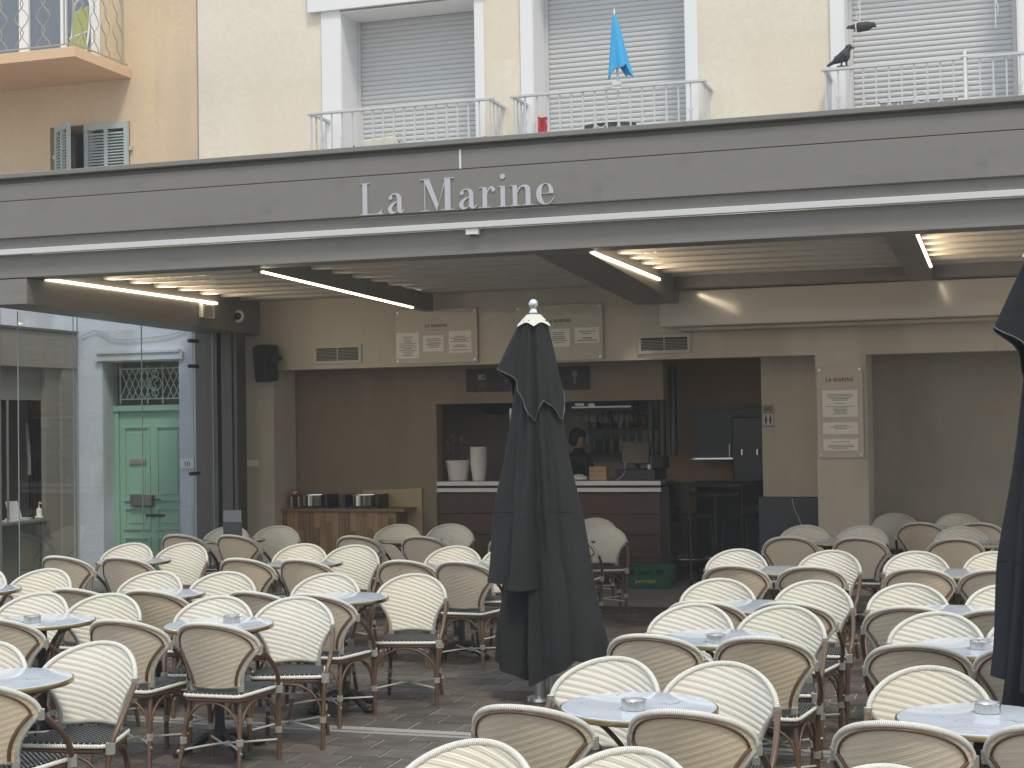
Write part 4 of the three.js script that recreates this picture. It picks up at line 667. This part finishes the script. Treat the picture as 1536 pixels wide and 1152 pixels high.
// ---------------------------------------------------------------- counter and what stands on it
{
  const c = thing('serving_counter', 'dark wood serving counter with double steel edge', 'counter', [0, 0, 0]);
  for (let i = 0; i < 4; i++) mesh('board', rbx(-6.195, -3.555, 0.08 + i * 0.238, 0.313 + i * 0.238, -16.44, -16.405, 0.003), M.darkwood, c);
  mesh('carcass', merge([bx(-6.195, -3.56, 0.006, 1.03, -17.0, -16.445), bx(-3.558, -3.46, 0.006, 1.10, -17.05, -16.42)]), mat(0.03, 0.026, 0.024, 0.6), c);
  mesh('worktop', merge([rbx(-6.195, -3.54, 1.115, 1.165, -17.1, -16.36, 0.004), rbx(-6.195, -3.54, 1.04, 1.088, -16.9, -16.365, 0.004)]), mat(0.62, 0.61, 0.58, 0.32, { metalness: 0.6 }), c);
  mesh('reveal', bx(-6.19, -3.545, 1.089, 1.114, -17, -16.4), M.black, c);
  const b = thing('utensil_bucket', 'white bucket holding long utensils on the serving counter', 'bucket', [-6.02, 1.166, -16.62]);
  mesh('bucket', lathe([[0, 0], [0.105, 0], [0.112, 0.01], [0.145, 0.22], [0.155, 0.235], [0.148, 0.24], [0.138, 0.225], [0.10, 0.012], [0, 0.012]], 28), M.plasticWhite, b);
  for (let k = 0; k < 7; k++) { const a = k * 0.9, x = 0.06 * Math.cos(a), z = 0.06 * Math.sin(a); mesh('utensil', merge([rod([x, 0.05, z], [x * 1.9, 0.40 + 0.04 * (k % 3), z * 1.6], 0.006, 5), (() => { const s = new THREE.SphereGeometry(0.025, 8, 6); s.scale(1, 1.6, 0.4); s.translate(x * 2, 0.43 + 0.04 * (k % 3), z * 1.7); return s; })()]), mat(0.08, 0.06, 0.05, 0.5), b); }
  const u = thing('cup_stack', 'tall stack of white paper cups beside the utensil bucket', 'cups', [-5.755, 1.166, -16.6], 0.05);
  const cg = lathe([[0, 0], [0.07, 0], [0.072, 0.004], [0.094, 0.185], [0.099, 0.19], [0.099, 0.196], [0.094, 0.2]], 24);
  for (let k = 0; k < 12; k++) { const m = mesh('cup', cg, M.plasticWhite, u); m.position.y = k * 0.0175; }
  const w = thing('wooden_box', 'small slatted wooden box on the serving counter', 'box', [-4.3, 1.166, -16.58]);
  for (let k = 0; k < 3; k++) mesh('slat', rbx(-0.10, 0.10, 0.006 + k * 0.052, 0.054 + k * 0.052, 0.05, 0.062, 0.002), mat(0.42, 0.28, 0.17, 0.7), w);
  mesh('body', bx(-0.098, 0.098, 0, 0.155, -0.08, 0.049), mat(0.30, 0.20, 0.12, 0.7), w);
  solo('crumpled_cloth', 'crumpled white cloth on the counter by the wooden box', 'cloth', (() => { const s = new THREE.SphereGeometry(0.07, 16, 10); const p = s.attributes.position; for (let i = 0; i < p.count; i++) { const k = 0.8 + 0.5 * vnoise(p.getX(i) * 40 + 9, p.getZ(i) * 40 + p.getY(i) * 30); p.setXYZ(i, p.getX(i) * k * 1.3, Math.max(-0.02, p.getY(i) * k * 0.6), p.getZ(i) * k); } s.computeVertexNormals(); return s; })(), M.paper, [-4.53, 1.19, -16.56]);
  const r = thing('cash_register', 'black cash register terminal at the counter end', 'cash register', [-3.86, 1.166, -16.8], -0.15);
  mesh('drawer', rbx(-0.24, 0.24, 0, 0.12, -0.18, 0.18, 0.006), mat(0.03, 0.034, 0.036, 0.5), r);
  mesh('screen', (() => { const g = rbx(-0.17, 0.17, -0.13, 0.13, -0.015, 0.015, 0.008); g.rotateX(-0.25); g.translate(-0.05, 0.30, 0.02); return g; })(), mat(0.012, 0.013, 0.015, 0.25), r);
  mesh('stand', rod([-0.05, 0.12, -0.02], [-0.05, 0.22, 0], 0.025, 10), M.darkmetal, r);
  mesh('receipt_printer', rbx(0.16, 0.30, 0.121, 0.26, -0.12, 0.08, 0.01), M.black, r); mesh('receipt', bx(0.12, 0.15, 0.121, 0.17, 0.06, 0.1), M.paper, r);
  mesh('cable', tube([[-0.22, 0.0, 0.2], [-0.17, 0.03, 0.19], [-0.13, 0.09, 0.18], [-0.15, 0.2, 0.1]], 0.006, 14, 5), mat(0.5, 0.5, 0.5, 0.5), r);
  // kitchen behind the pass
  const h = thing('extractor_hood', 'dark kitchen extractor with vertical steel ducts behind the counter', 'extractor', [0, 0, 0]);
  mesh('hood', bx(-6.15, -4.2, 1.95, 2.55, -18.9, -17.9), mat(0.03, 0.032, 0.034, 0.4), h);
  for (const x of [-3.98, -3.84, -3.7]) mesh('duct', cyl(0.045, 0.045, 1.1, x, 1.95, -17.9, 12), mat(0.06, 0.065, 0.07, 0.3), h);
  const rk = thing('glass_rack', 'rack of hanging glasses above the kitchen worktop', 'glass rack', [0, 0, 0]);
  mesh('rail', bx(-4.95, -4.2, 2.0, 2.02, -18.1, -17.8), M.steel, rk);
  const gl = lathe([[0.001, -0.18], [0.03, -0.18], [0.004, -0.172], [0.004, -0.10], [0.03, -0.07], [0.035, 0.0]], 12), gm = pmat(0.8, 0.82, 0.82, 0.05, { transmission: 0.8, thickness: 0 });
  for (let k = 0; k < 8; k++) { const m = mesh('wine_glass', gl, gm, rk); m.rotation.x = Math.PI; m.position.set(-4.9 + k * 0.095, 1.82, -17.85 - 0.08 * (k % 2)); }
  const wp = thing('kitchen_worktop', 'steel kitchen worktop with pale tiled back behind the counter', 'worktop', [0, 0, 0]);
  mesh('top', bx(-6.1, -4.0, 0.88, 0.92, -18.95, -18.2), M.steel, wp); mesh('cabinet', bx(-6.1, -4.0, 0.006, 0.879, -18.95, -18.25), M.darkmetal, wp);
  mesh('tiled_back', bx(-5.05, -4.35, 1.3, 1.85, -18.99, -18.96), mat(0.16, 0.16, 0.16, 0.4), wp);
  const bg = lathe([[0, 0], [0.036, 0], [0.036, 0.17], [0.014, 0.22], [0.014, 0.28], [0, 0.28]], 14);
  const bm = [mat(0.05, 0.09, 0.05, 0.15), mat(0.25, 0.24, 0.22, 0.15), mat(0.12, 0.05, 0.02, 0.15)];
  for (let k = 0; k < 9; k++) solo('bottle', ['dark green bottle', 'clear bottle', 'brown bottle'][k % 3] + ' standing on the kitchen worktop', 'bottle', bg, bm[k % 3], [-5.9 + k * 0.19, 0.921, -18.45 - 0.12 * (k % 2)], 0, 'bottles on the kitchen worktop');
}
{
  const sh = thing('bottle_shelf', 'two dark wall shelves of bottles behind the counter', 'shelf', [0, 0, 0]);
  for (const y of [1.42, 1.74]) mesh('board', rbx(-5.0, -3.95, y - 0.02, y, -18.93, -18.72, 0.003), mat(0.10, 0.08, 0.07, 0.5), sh);
  const bg = lathe([[0, 0], [0.034, 0], [0.034, 0.15], [0.013, 0.19], [0.013, 0.245], [0, 0.245]], 12), bm = [mat(0.10, 0.16, 0.08, 0.12), mat(0.5, 0.48, 0.44, 0.12), mat(0.30, 0.14, 0.05, 0.12), mat(0.45, 0.40, 0.25, 0.15)], nm = ['green', 'clear', 'brown', 'pale'];
  for (const y of [1.42, 1.74]) for (let i = 0; i < 9; i++) { const k = Math.floor(rnd() * 4); solo('bottle', nm[k] + ' glass bottle on the wall shelves behind the counter', 'bottle', bg, bm[k], [-4.93 + i * 0.112 + rr(-0.015, 0.015), y + 0.001, -18.83], 0, 'bottles on the wall shelves'); }
  const tk = [[-4.72, 2.03, 0.09, 0.10], [-4.50, 2.045, 0.10, 0.03], [-4.36, 2.04, 0.07, 0.05], [-4.82, 1.78, 0.10, 0.07], [-5.28, 2.0, 0.12, 0.13]];
  for (const [x, y, w, h] of tk) solo('order_ticket', 'white paper ticket hanging at the kitchen pass', 'ticket', gridGeo(3, 4, (i, j) => [x + w * (i / 3 - 0.5), y - h * j / 4, -16.52 + 0.012 * Math.sin(j * 0.9 + i)]), M.paper, [0, 0, 0], 0, 'paper tickets at the pass');
  const gk = lathe([[0, 0], [0.028, 0], [0.034, 0.11], [0.032, 0.11], [0.026, 0.006], [0, 0.006]], 14), gm = pmat(0.85, 0.87, 0.87, 0.04, { transmission: 0.85, thickness: 0 });
  for (let i = 0; i < 7; i++) solo('drinking_glass', 'clear drinking glass in a row on the counter end', 'glass', gk, gm, [-4.12 + 0.075 * (i % 4), 1.167, -16.95 + 0.08 * Math.floor(i / 4)], 0, 'glasses on the counter');
}
// person in black behind the counter
{
  const p = thing('person', 'person in black clothes standing behind the serving counter', 'person', [-4.78, 0.006, -17.45], 2.4);
  const J = (x, y, z, r) => [x, y, z, r];
  const body = [[J(0, 0.98, 0, 0.155), J(0, 1.20, 0.0, 0.145)], [J(-0.10, 1.34, 0, 0.11), J(0.10, 1.34, 0, 0.11)], [J(0, 1.20, 0, 0.15), J(0, 1.36, 0, 0.12)], [J(0, 1.42, 0, 0.06), J(0, 1.50, 0.01, 0.055)],
    [J(-0.19, 1.38, 0, 0.065), J(-0.26, 1.12, 0.03, 0.048)], [J(-0.26, 1.12, 0.03, 0.047), J(-0.16, 1.10, 0.25, 0.036)], [J(-0.16, 1.10, 0.25, 0.034), J(-0.12, 1.10, 0.33, 0.028)],
    [J(0.19, 1.38, 0, 0.065), J(0.27, 1.14, 0.04, 0.048)], [J(0.27, 1.14, 0.04, 0.047), J(0.20, 1.34, 0.20, 0.036)], [J(0.20, 1.34, 0.20, 0.034), J(0.19, 1.44, 0.22, 0.03)],
    [J(-0.09, 0.95, 0, 0.10), J(-0.10, 0.50, 0.01, 0.065)], [J(-0.10, 0.50, 0.01, 0.063), J(-0.10, 0.08, -0.01, 0.042)], [J(-0.10, 0.05, -0.02, 0.04), J(-0.11, 0.035, 0.14, 0.035)],
    [J(0.09, 0.95, 0, 0.10), J(0.10, 0.50, 0.01, 0.065)], [J(0.10, 0.50, 0.01, 0.063), J(0.10, 0.08, -0.01, 0.042)], [J(0.10, 0.05, -0.02, 0.04), J(0.11, 0.035, 0.14, 0.035)]];
  mesh('clothing', sdfMesh(body, 84, 0.035, 0.04), mat(0.014, 0.015, 0.017, 0.8), p);
  const head = [[J(0, 1.59, 0.0, 0.082), J(0, 1.65, -0.005, 0.088)], [J(0, 1.54, 0.035, 0.05), J(0, 1.58, 0.03, 0.06)], [J(0, 1.585, 0.085, 0.012), J(0, 1.615, 0.075, 0.01)], [J(-0.085, 1.60, 0, 0.016), J(-0.085, 1.63, 0, 0.018)], [J(0.085, 1.60, 0, 0.016), J(0.085, 1.63, 0, 0.018)], [J(0, 1.50, 0.01, 0.052), J(0, 1.55, 0.01, 0.05)]];
  const fingers = []; for (const [x, y, z, up] of [[-0.12, 1.10, 0.34, 0], [0.19, 1.46, 0.22, 1]]) for (let k = 0; k < 5; k++) { const o = (k - 2) * 0.017, L = [0.045, 0.07, 0.078, 0.072, 0.055][k]; fingers.push(up ? [J(x + o, y + (k ? 0.03 : 0), z, 0.009), J(x + o * 1.3, y + 0.03 + L, z + 0.012, 0.0075)] : [J(x + o, y, z + (k ? 0.02 : -0.01), 0.009), J(x + o * 1.3, y - 0.012, z + 0.02 + L, 0.0075)]); if (k === 2) fingers.push(up ? [J(x, y - 0.02, z, 0.026), J(x, y + 0.03, z, 0.028)] : [J(x, y, z - 0.02, 0.026), J(x, y, z + 0.02, 0.028)]); }
  const skin = mat(0.36, 0.22, 0.15, 0.6);
  mesh('head', sdfMesh(head, 48, 0.012, 0.02), skin, p); mesh('hands', merge([sdfMesh(fingers.slice(0, 6), 40, 0.006, 0.015), sdfMesh(fingers.slice(6), 40, 0.006, 0.015)]), skin, p);
  mesh('hair', sdfMesh([[J(0, 1.665, -0.02, 0.09), J(0, 1.60, -0.05, 0.07)], [J(-0.05, 1.68, 0.02, 0.055), J(0.05, 1.68, 0.02, 0.055)]], 36, 0.02, 0.02), M.black, p);
  for (const s of [-1, 1]) mesh('eye', (() => { const g = new THREE.SphereGeometry(0.009, 8, 6); g.translate(s * 0.03, 1.622, 0.082); return g; })(), M.black, p);
  mesh('mouth', rbx(-0.022, 0.022, 1.552, 1.558, 0.084, 0.09, 0.002), mat(0.28, 0.10, 0.08, 0.6), p);
}
// coffee corner on the ochre wall, stools and high table in front of it
{
  const c = thing('coffee_station', 'dark coffee machine station against the ochre inner wall', 'coffee machine', [0, 0, 0]);
  mesh('cabinet', bx(-3.44, -2.62, 1.36, 1.96, -18.295, -17.9), mat(0.02, 0.023, 0.027, 0.35), c);
  mesh('shelf', rbx(-3.46, -2.9, 1.36, 1.385, -17.899, -17.6), M.steelMirror, c);
  mesh('machine', rbx(-2.92, -2.46, 1.10, 1.86, -17.85, -17.45, 0.02), mat(0.016, 0.016, 0.018, 0.3), c);
  mesh('spouts', merge([cyl(0.02, 0.02, 0.07, -2.8, 1.45, -17.42, 10), cyl(0.02, 0.02, 0.07, -2.62, 1.45, -17.42, 10)]), M.steelMirror, c); mesh('tap', cyl(0.012, 0.012, 0.16, -2.99, 1.46, -17.7, 8), M.steel, c);
  mesh('counter', merge([rbx(-3.46, -2.45, 1.04, 1.09, -18.2, -17.4), bx(-3.4, -2.5, 0.006, 1.039, -18.2, -17.7)]), mat(0.028, 0.028, 0.03, 0.4), c);
  const h = thing('high_table', 'small dark high table inside by the ochre wall', 'table', [-3.08, 0.006, -17.05]);
  mesh('top', cyl(0.28, 0.28, 0.03, 0, 0.98, 0, 24), M.darkmetal, h); mesh('stem', cyl(0.03, 0.03, 0.96, 0, 0.485, 0, 12), M.darkmetal, h); mesh('foot', cyl(0.2, 0.22, 0.02, 0, 0.011, 0, 24), M.darkmetal, h);
  const stool = () => { const s = thing('bar_stool', 'dark high bar stool beside the small high table inside', 'stool', [0, 0, 0], 0, 'bar stools inside'); mesh('seat', rbx(-0.19, 0.19, 0.72, 0.77, -0.19, 0.19, 0.02), mat(0.03, 0.028, 0.026, 0.6), s); mesh('backrest', rbx(-0.18, 0.18, 0.86, 1.14, -0.20, -0.17, 0.012), mat(0.03, 0.028, 0.026, 0.6), s); for (const x of [-1, 1]) for (const z of [-1, 1]) mesh('leg', rod([x * 0.2, 0, z * 0.2], [x * 0.16, z < 0 ? 1.0 : 0.72, z * 0.17], 0.013), M.darkmetal, s); mesh('footrest', tube([[-0.19, 0.28, -0.19], [0.19, 0.28, -0.19], [0.19, 0.28, 0.19], [-0.19, 0.28, 0.19]], 0.009, 24, 5, true), M.steel, s); return s; };
  const s0 = stool(); s0.position.set(-3.3, 0.006, -16.72); s0.rotation.y = 2.6; s0.userData.label = 'dark high bar stool between the counter end and the high table'; dup(s0, [-2.72, 0.006, -16.95], -2.3, 'dark high bar stool between the high table and the slate cabinet');
}
// ---------------------------------------------------------------- crate, sideboard and its things
{
  const c = thing('bottle_crate', 'green plastic bottle crate with yellow lettering on the floor', 'crate', [-3.66, 0.005, -16.2]);
  mesh('body', merge([rbx(-0.265, 0.265, 0, 0.012, -0.17, 0.17), rbx(-0.265, 0.265, 0.012, 0.15, 0.155, 0.17), rbx(-0.265, -0.19, 0.15, 0.205, 0.155, 0.17), rbx(-0.12, -0.06, 0.15, 0.205, 0.155, 0.17), rbx(0.06, 0.12, 0.15, 0.205, 0.155, 0.17), rbx(0.19, 0.265, 0.15, 0.205, 0.155, 0.17), rbx(-0.265, 0.265, 0.205, 0.24, 0.153, 0.172), rbx(-0.265, 0.265, 0.012, 0.24, -0.17, -0.155), rbx(-0.265, -0.25, 0.012, 0.24, -0.155, 0.153), rbx(0.25, 0.265, 0.012, 0.24, -0.155, 0.153)]), M.crate, c);
  const p = mesh('lettering', new THREE.PlaneGeometry(0.24, 0.08), mat(1, 1, 1, 0.5, { map: print(256, 96, (x, W, H) => { x.fillStyle = '#225e44'; x.fillRect(0, 0, W, H); x.fillStyle = '#b6b24a'; x.font = 'italic bold 66px serif'; x.textAlign = 'center'; x.fillText('perrier', W / 2, 62); }) }), c); p.position.set(0, 0.075, 0.1735);
  const s = thing('sideboard', 'butcher block sideboard with two steel pans on top', 'sideboard', [0, 0, 0]);
  let x = -8.06; while (x < -6.58) { const w = Math.min(rr(0.05, 0.085), -6.555 - x); let y = 0.02; while (y < 0.83) { const h = Math.min(rr(0.18, 0.5), 0.832 - y); mesh('stave', rbx(x + 0.0006, x + w - 0.0006, y + 0.0006, y + h - 0.0006, -16.03, -15.995 + rr(0, 0.0012), 0.0015), M.staves[Math.floor(rnd() * 4)], s); y += h; } x += w; }
  mesh('body', bx(-8.06, -6.556, 0.006, 0.834, -16.37, -16.031), M.staves[0], s); mesh('top', rbx(-8.10, -6.44, 0.836, 0.872, -16.38, -15.96, 0.004), M.staves[1], s);
  for (const [px, lab] of [[-7.64, 'round steel pan on the sideboard beside the red and white packet'], [-7.0, 'round steel pan on the sideboard beside the leaning board']]) {
    const d = thing('steel_pan', lab, 'pan', [px, 0.873, -16.15]);
    mesh('pan', lathe([[0, 0.02], [0.17, 0.02], [0.178, 0.03], [0.178, 0.145], [0.185, 0.15], [0.18, 0.154], [0.172, 0.148], [0.17, 0.03], [0, 0.028]], 36), M.steelMirror, d);
    mesh('stand', merge([rbx(-0.21, 0.21, 0, 0.019, -0.19, 0.19), rbx(-0.225, -0.19, 0.0, 0.16, -0.16, 0.16), rbx(0.19, 0.225, 0.0, 0.16, -0.16, 0.16)]), M.darkmetal, d);
  }
  const r = thing('packet', 'red and white packet on the end of the sideboard', 'packet', [-7.87, 0.873, -16.08], 0.3);
  mesh('lower', bx(-0.05, 0.05, 0, 0.13, -0.03, 0.03), mat(0.55, 0.5, 0.46, 0.6), r); mesh('upper', bx(-0.0505, 0.0505, 0.1305, 0.21, -0.0305, 0.0305), mat(0.32, 0.03, 0.035, 0.6), r); mesh('mark', merge([bx(-0.03, 0.03, 0.185, 0.195, 0.031, 0.033), bx(-0.006, 0.006, 0.15, 0.184, 0.031, 0.033)]), M.paper, r);
  const lb = thing('leaning_board', 'tan panel leaning on the wall behind the sideboard', 'panel', [0, 0, 0]);
  mesh('board', (() => { const g = rbx(-0.42, 0.33, 0, 1.06, -0.012, 0.012, 0.004); g.rotateX(-0.07); g.rotateZ(0.03); g.translate(-6.68, 0.02, -16.3); return g; })(), mat(0.42, 0.32, 0.18, 0.6), lb);
}
// ---------------------------------------------------------------- things on the balconies
{
  const b = thing('blue_parasol', 'closed bright blue parasol clamped to the white balcony railing', 'parasol', [-3.70, 0, -15.24]);
  const fold = gridGeo(60, 16, (i, j) => { const th = 2 * Math.PI * i / 60, t = j / 16, y = 6.11 - t * (0.62 + 0.06 * Math.cos(th * 2 + 1) + 0.03 * Math.cos(th * 5)), r = (0.012 + 0.108 * Math.pow(t, 0.8)) * (1 + 0.22 * Math.cos(th * 5 + 0.6) * t); return [Math.cos(th) * r + 0.05 * t, y, Math.sin(th) * r * 0.8]; });
  mesh('canopy', fold, M.bluecloth, b); mesh('pole', merge([rod([0.03, 5.30, 0], [0.0, 6.12, 0], 0.012, 10)]), M.white, b); mesh('tip', cyl(0.004, 0.012, 0.06, 0, 6.14, 0, 10), M.white, b);
  mesh('clamp', merge([rbx(-0.03, 0.06, 5.355, 5.40, -0.025, 0.025), rod([-0.03, 5.32, 0.03], [0.07, 5.32, 0.03], 0.008)]), M.white, b);
  const t = thing('balcony_table', 'small dark round table behind the railing below the blue parasol', 'table', [-3.87, 4.4, -15.66]);
  mesh('top', cyl(0.29, 0.29, 0.03, 0, 0.615, 0, 28).scale(1, 1, 0.5), mat(0.05, 0.055, 0.06, 0.5), t); for (const s of [-1, 1]) mesh('leg', rod([s * 0.05, 0.60, 0], [s * 0.2, 0.0, 0.06 * s], 0.012), M.darkmetal, t);
  const w = thing('folded_towel', 'red and white towel over the end of the balcony beneath the blue parasol', 'towel', [-4.56, 4.4, -15.42], 0.4);
  mesh('towel', gridGeo(6, 10, (i, j) => [-0.06 + 0.02 * i + 0.01 * Math.sin(j), 0.72 - 0.055 * j, 0.03 * Math.sin(i * 1.7 + j * 0.4)]), M.redcloth, w); mesh('lining', gridGeo(4, 10, (i, j) => [-0.11 + 0.025 * i, 0.66 - 0.05 * j, 0.03 * Math.sin(i * 1.5) - 0.03]), M.white, w); mesh('pool_toy', rbx(0.05, 0.13, 0.2, 0.55, -0.03, 0.03, 0.02), mat(0.15, 0.45, 0.5, 0.5), w);
  const k = thing('cushioned_chair', 'chair with a beige cushion behind the railing of the empty balcony', 'chair', [-6.55, 4.4, -15.6]);
  mesh('cushion', (() => { const g = new RoundedBoxGeometry(0.46, 0.5, 0.09, 4, 0.04); const p = g.attributes.position; for (let i = 0; i < p.count; i++) p.setY(i, p.getY(i) + 0.02 * Math.sin(p.getX(i) * 14)); g.rotateX(-0.15); g.translate(0, 0.43, 0); g.computeVertexNormals(); return g; })(), mat(0.58, 0.54, 0.46, 0.9), k); mesh('frame', merge([rod([-0.28, 0, 0.1], [-0.28, 0.6, 0.05], 0.014), rod([0.28, 0, 0.1], [0.28, 0.6, 0.05], 0.014), rod([-0.28, 0.3, 0.1], [0.28, 0.3, 0.1], 0.012)]), M.darkmetal, k);
  const k2 = thing('lounge_chair', 'dark grey chair arm showing above the fascia on the empty balcony', 'chair', [-5.45, 4.4, -15.6]);
  mesh('armrest', tube([[-0.12, 0.2, 0.05], [-0.11, 0.50, 0.05], [0.0, 0.55, 0.0], [0.16, 0.60, -0.1]], 0.022, 16, 6), mat(0.08, 0.085, 0.09, 0.5), k2); mesh('seat', rbx(-0.1, 0.25, 0.18, 0.22, -0.12, 0.1, 0.01), mat(0.08, 0.085, 0.09, 0.5), k2);
  const tt = thing('tipped_table', 'grey table tipped on its side behind the railing with the crows', 'table', [-0.66, 4.4, -15.62]);
  mesh('top', (() => { const g = rbx(-0.38, 0.38, 0.1, 0.66, -0.012, 0.012, 0.01); g.rotateX(-0.2); return g; })(), mat(0.20, 0.21, 0.215, 0.6), tt); mesh('rim', (() => { const g = rbx(-0.385, 0.385, 0.661, 0.68, -0.016, 0.016, 0.004); g.rotateX(-0.2); return g; })(), M.railing, tt); for (const s of [-1, 1]) mesh('leg', rod([s * 0.2, 0.62, -0.08], [s * 0.08, 0.1, 0.12], 0.012), M.railing, tt);
  solo('planter_box', 'low dark planter trough behind the railing beside the tipped table', 'planter', rbx(-1.36, -1.04, 4.4, 4.98, -15.7, -15.55, 0.01), mat(0.05, 0.053, 0.058, 0.7));
  const fc = thing('folding_chair', 'green folding chair with white frame on the orange balcony', 'chair', [-10.22, 6.2, -15.30], -0.5);
  mesh('backrest', rbx(-0.19, 0.19, 0.33, 0.62, -0.012, 0.012, 0.006), mat(0.42, 0.45, 0.16, 0.8), fc); mesh('seat', rbx(-0.19, 0.19, 0.03, 0.29, 0.02, 0.04, 0.006), mat(0.42, 0.45, 0.16, 0.8), fc);
  mesh('frame', merge([tube([[-0.22, 0, 0.06], [-0.21, 0.35, 0], [-0.20, 0.66, -0.02], [-0.14, 0.74, -0.02], [0.14, 0.74, -0.02], [0.20, 0.66, -0.02], [0.21, 0.35, 0], [0.22, 0, 0.06]], 0.012, 40, 6), rod([-0.21, 0.31, 0.03], [0.21, 0.31, 0.03], 0.011)]), M.white, fc);
  // crows
  const crowMat = mat(0.035, 0.037, 0.04, 0.7), J = (x, y, z, r) => [x, y, z, r];
  const perched = solo('crow', 'black crow figure perched on the white balcony railing', 'bird', sdfMesh([[J(0.02, 0.10, 0, 0.048), J(-0.04, 0.075, 0, 0.036)], [J(0.02, 0.11, 0, 0.045), J(0.05, 0.16, 0, 0.026)], [J(0.055, 0.175, 0, 0.026), J(0.06, 0.18, 0, 0.022)], [J(0.075, 0.175, 0, 0.011), J(0.105, 0.16, 0, 0.004)], [J(-0.04, 0.07, 0.012, 0.024), J(-0.13, 0.02, 0.008, 0.008)], [J(-0.04, 0.07, -0.012, 0.024), J(-0.13, 0.03, -0.008, 0.008)], [J(0.0, 0.08, 0.015, 0.014), J(-0.01, 0.01, 0.015, 0.005)], [J(0.03, 0.08, -0.012, 0.014), J(0.035, 0.01, -0.012, 0.005)], [J(-0.045, 0.006, 0.015, 0.006), J(0.015, 0.006, 0.015, 0.006)], [J(0.01, 0.006, -0.012, 0.006), J(0.06, 0.006, -0.012, 0.006)]], 64, 0.012, 0.02), crowMat, [-1.37, 5.353, -15.3]); perched.scale.setScalar(1.12);
  const hb = thing('hanging_crow', 'dark crow figure hanging from a white cord in front of the shutter', 'bird', [-1.17, 5.74, -15.3]);
  mesh('body', sdfMesh([[J(-0.03, 0, 0, 0.05), J(0.05, 0.005, 0, 0.045)], [J(0.05, 0.005, 0, 0.04), J(0.10, 0.015, 0, 0.025)], [J(0.11, 0.012, 0, 0.022), J(0.135, -0.01, 0, 0.006)], [J(-0.04, 0.01, 0.02, 0.03), J(-0.15, 0.0, 0.012, 0.008)], [J(-0.04, 0.015, -0.02, 0.03), J(-0.14, 0.022, -0.012, 0.008)]], 56, 0.012, 0.02), crowMat, hb);
  const st = new THREE.TorusGeometry(0.046, 0.007, 6, 20); st.rotateY(Math.PI / 2 - 0.2); st.translate(-0.05, 0.0, 0); mesh('strap', st, M.plasticWhite, hb);
  mesh('cord', merge([rod([-0.02, 0.045, 0], [-0.015, 1.0, 0], 0.005, 5), tube([[-0.02, 0.05, 0], [-0.05, 0.09, 0], [-0.045, 0.14, 0], [-0.02, 0.17, 0], [-0.04, 0.25, 0]], 0.004, 14, 5)]), M.plasticWhite, hb);
  solo('loose_rope', 'knotted white rope hanging loose in front of the shutter', 'cord', merge([rod([0.10, 5.61, -15.3], [0.105, 6.9, -15.3], 0.005, 5), tube([[0.105, 5.72, -15.3], [0.125, 5.78, -15.29], [0.115, 5.86, -15.3], [0.08, 5.93, -15.3], [0.10, 6.0, -15.3]], 0.004, 14, 5)]), M.plasticWhite);
  solo('white_pole', 'plain white pole tied upright to the balcony railing', 'pole', merge([cyl(0.016, 0.016, 1.02, -0.195, 4.9, -15.255, 10), (() => { const t2 = new THREE.TorusGeometry(0.03, 0.006, 6, 16); t2.rotateX(Math.PI / 2); t2.translate(-0.2, 5.345, -15.27); return t2; })()]), M.white);
}
scene.fog = new THREE.FogExp2(new THREE.Color(0.78, 0.79, 0.80), 0.002);   // thin fog added to lift the blacks, as lens glare does
renderer.render(scene, camera);
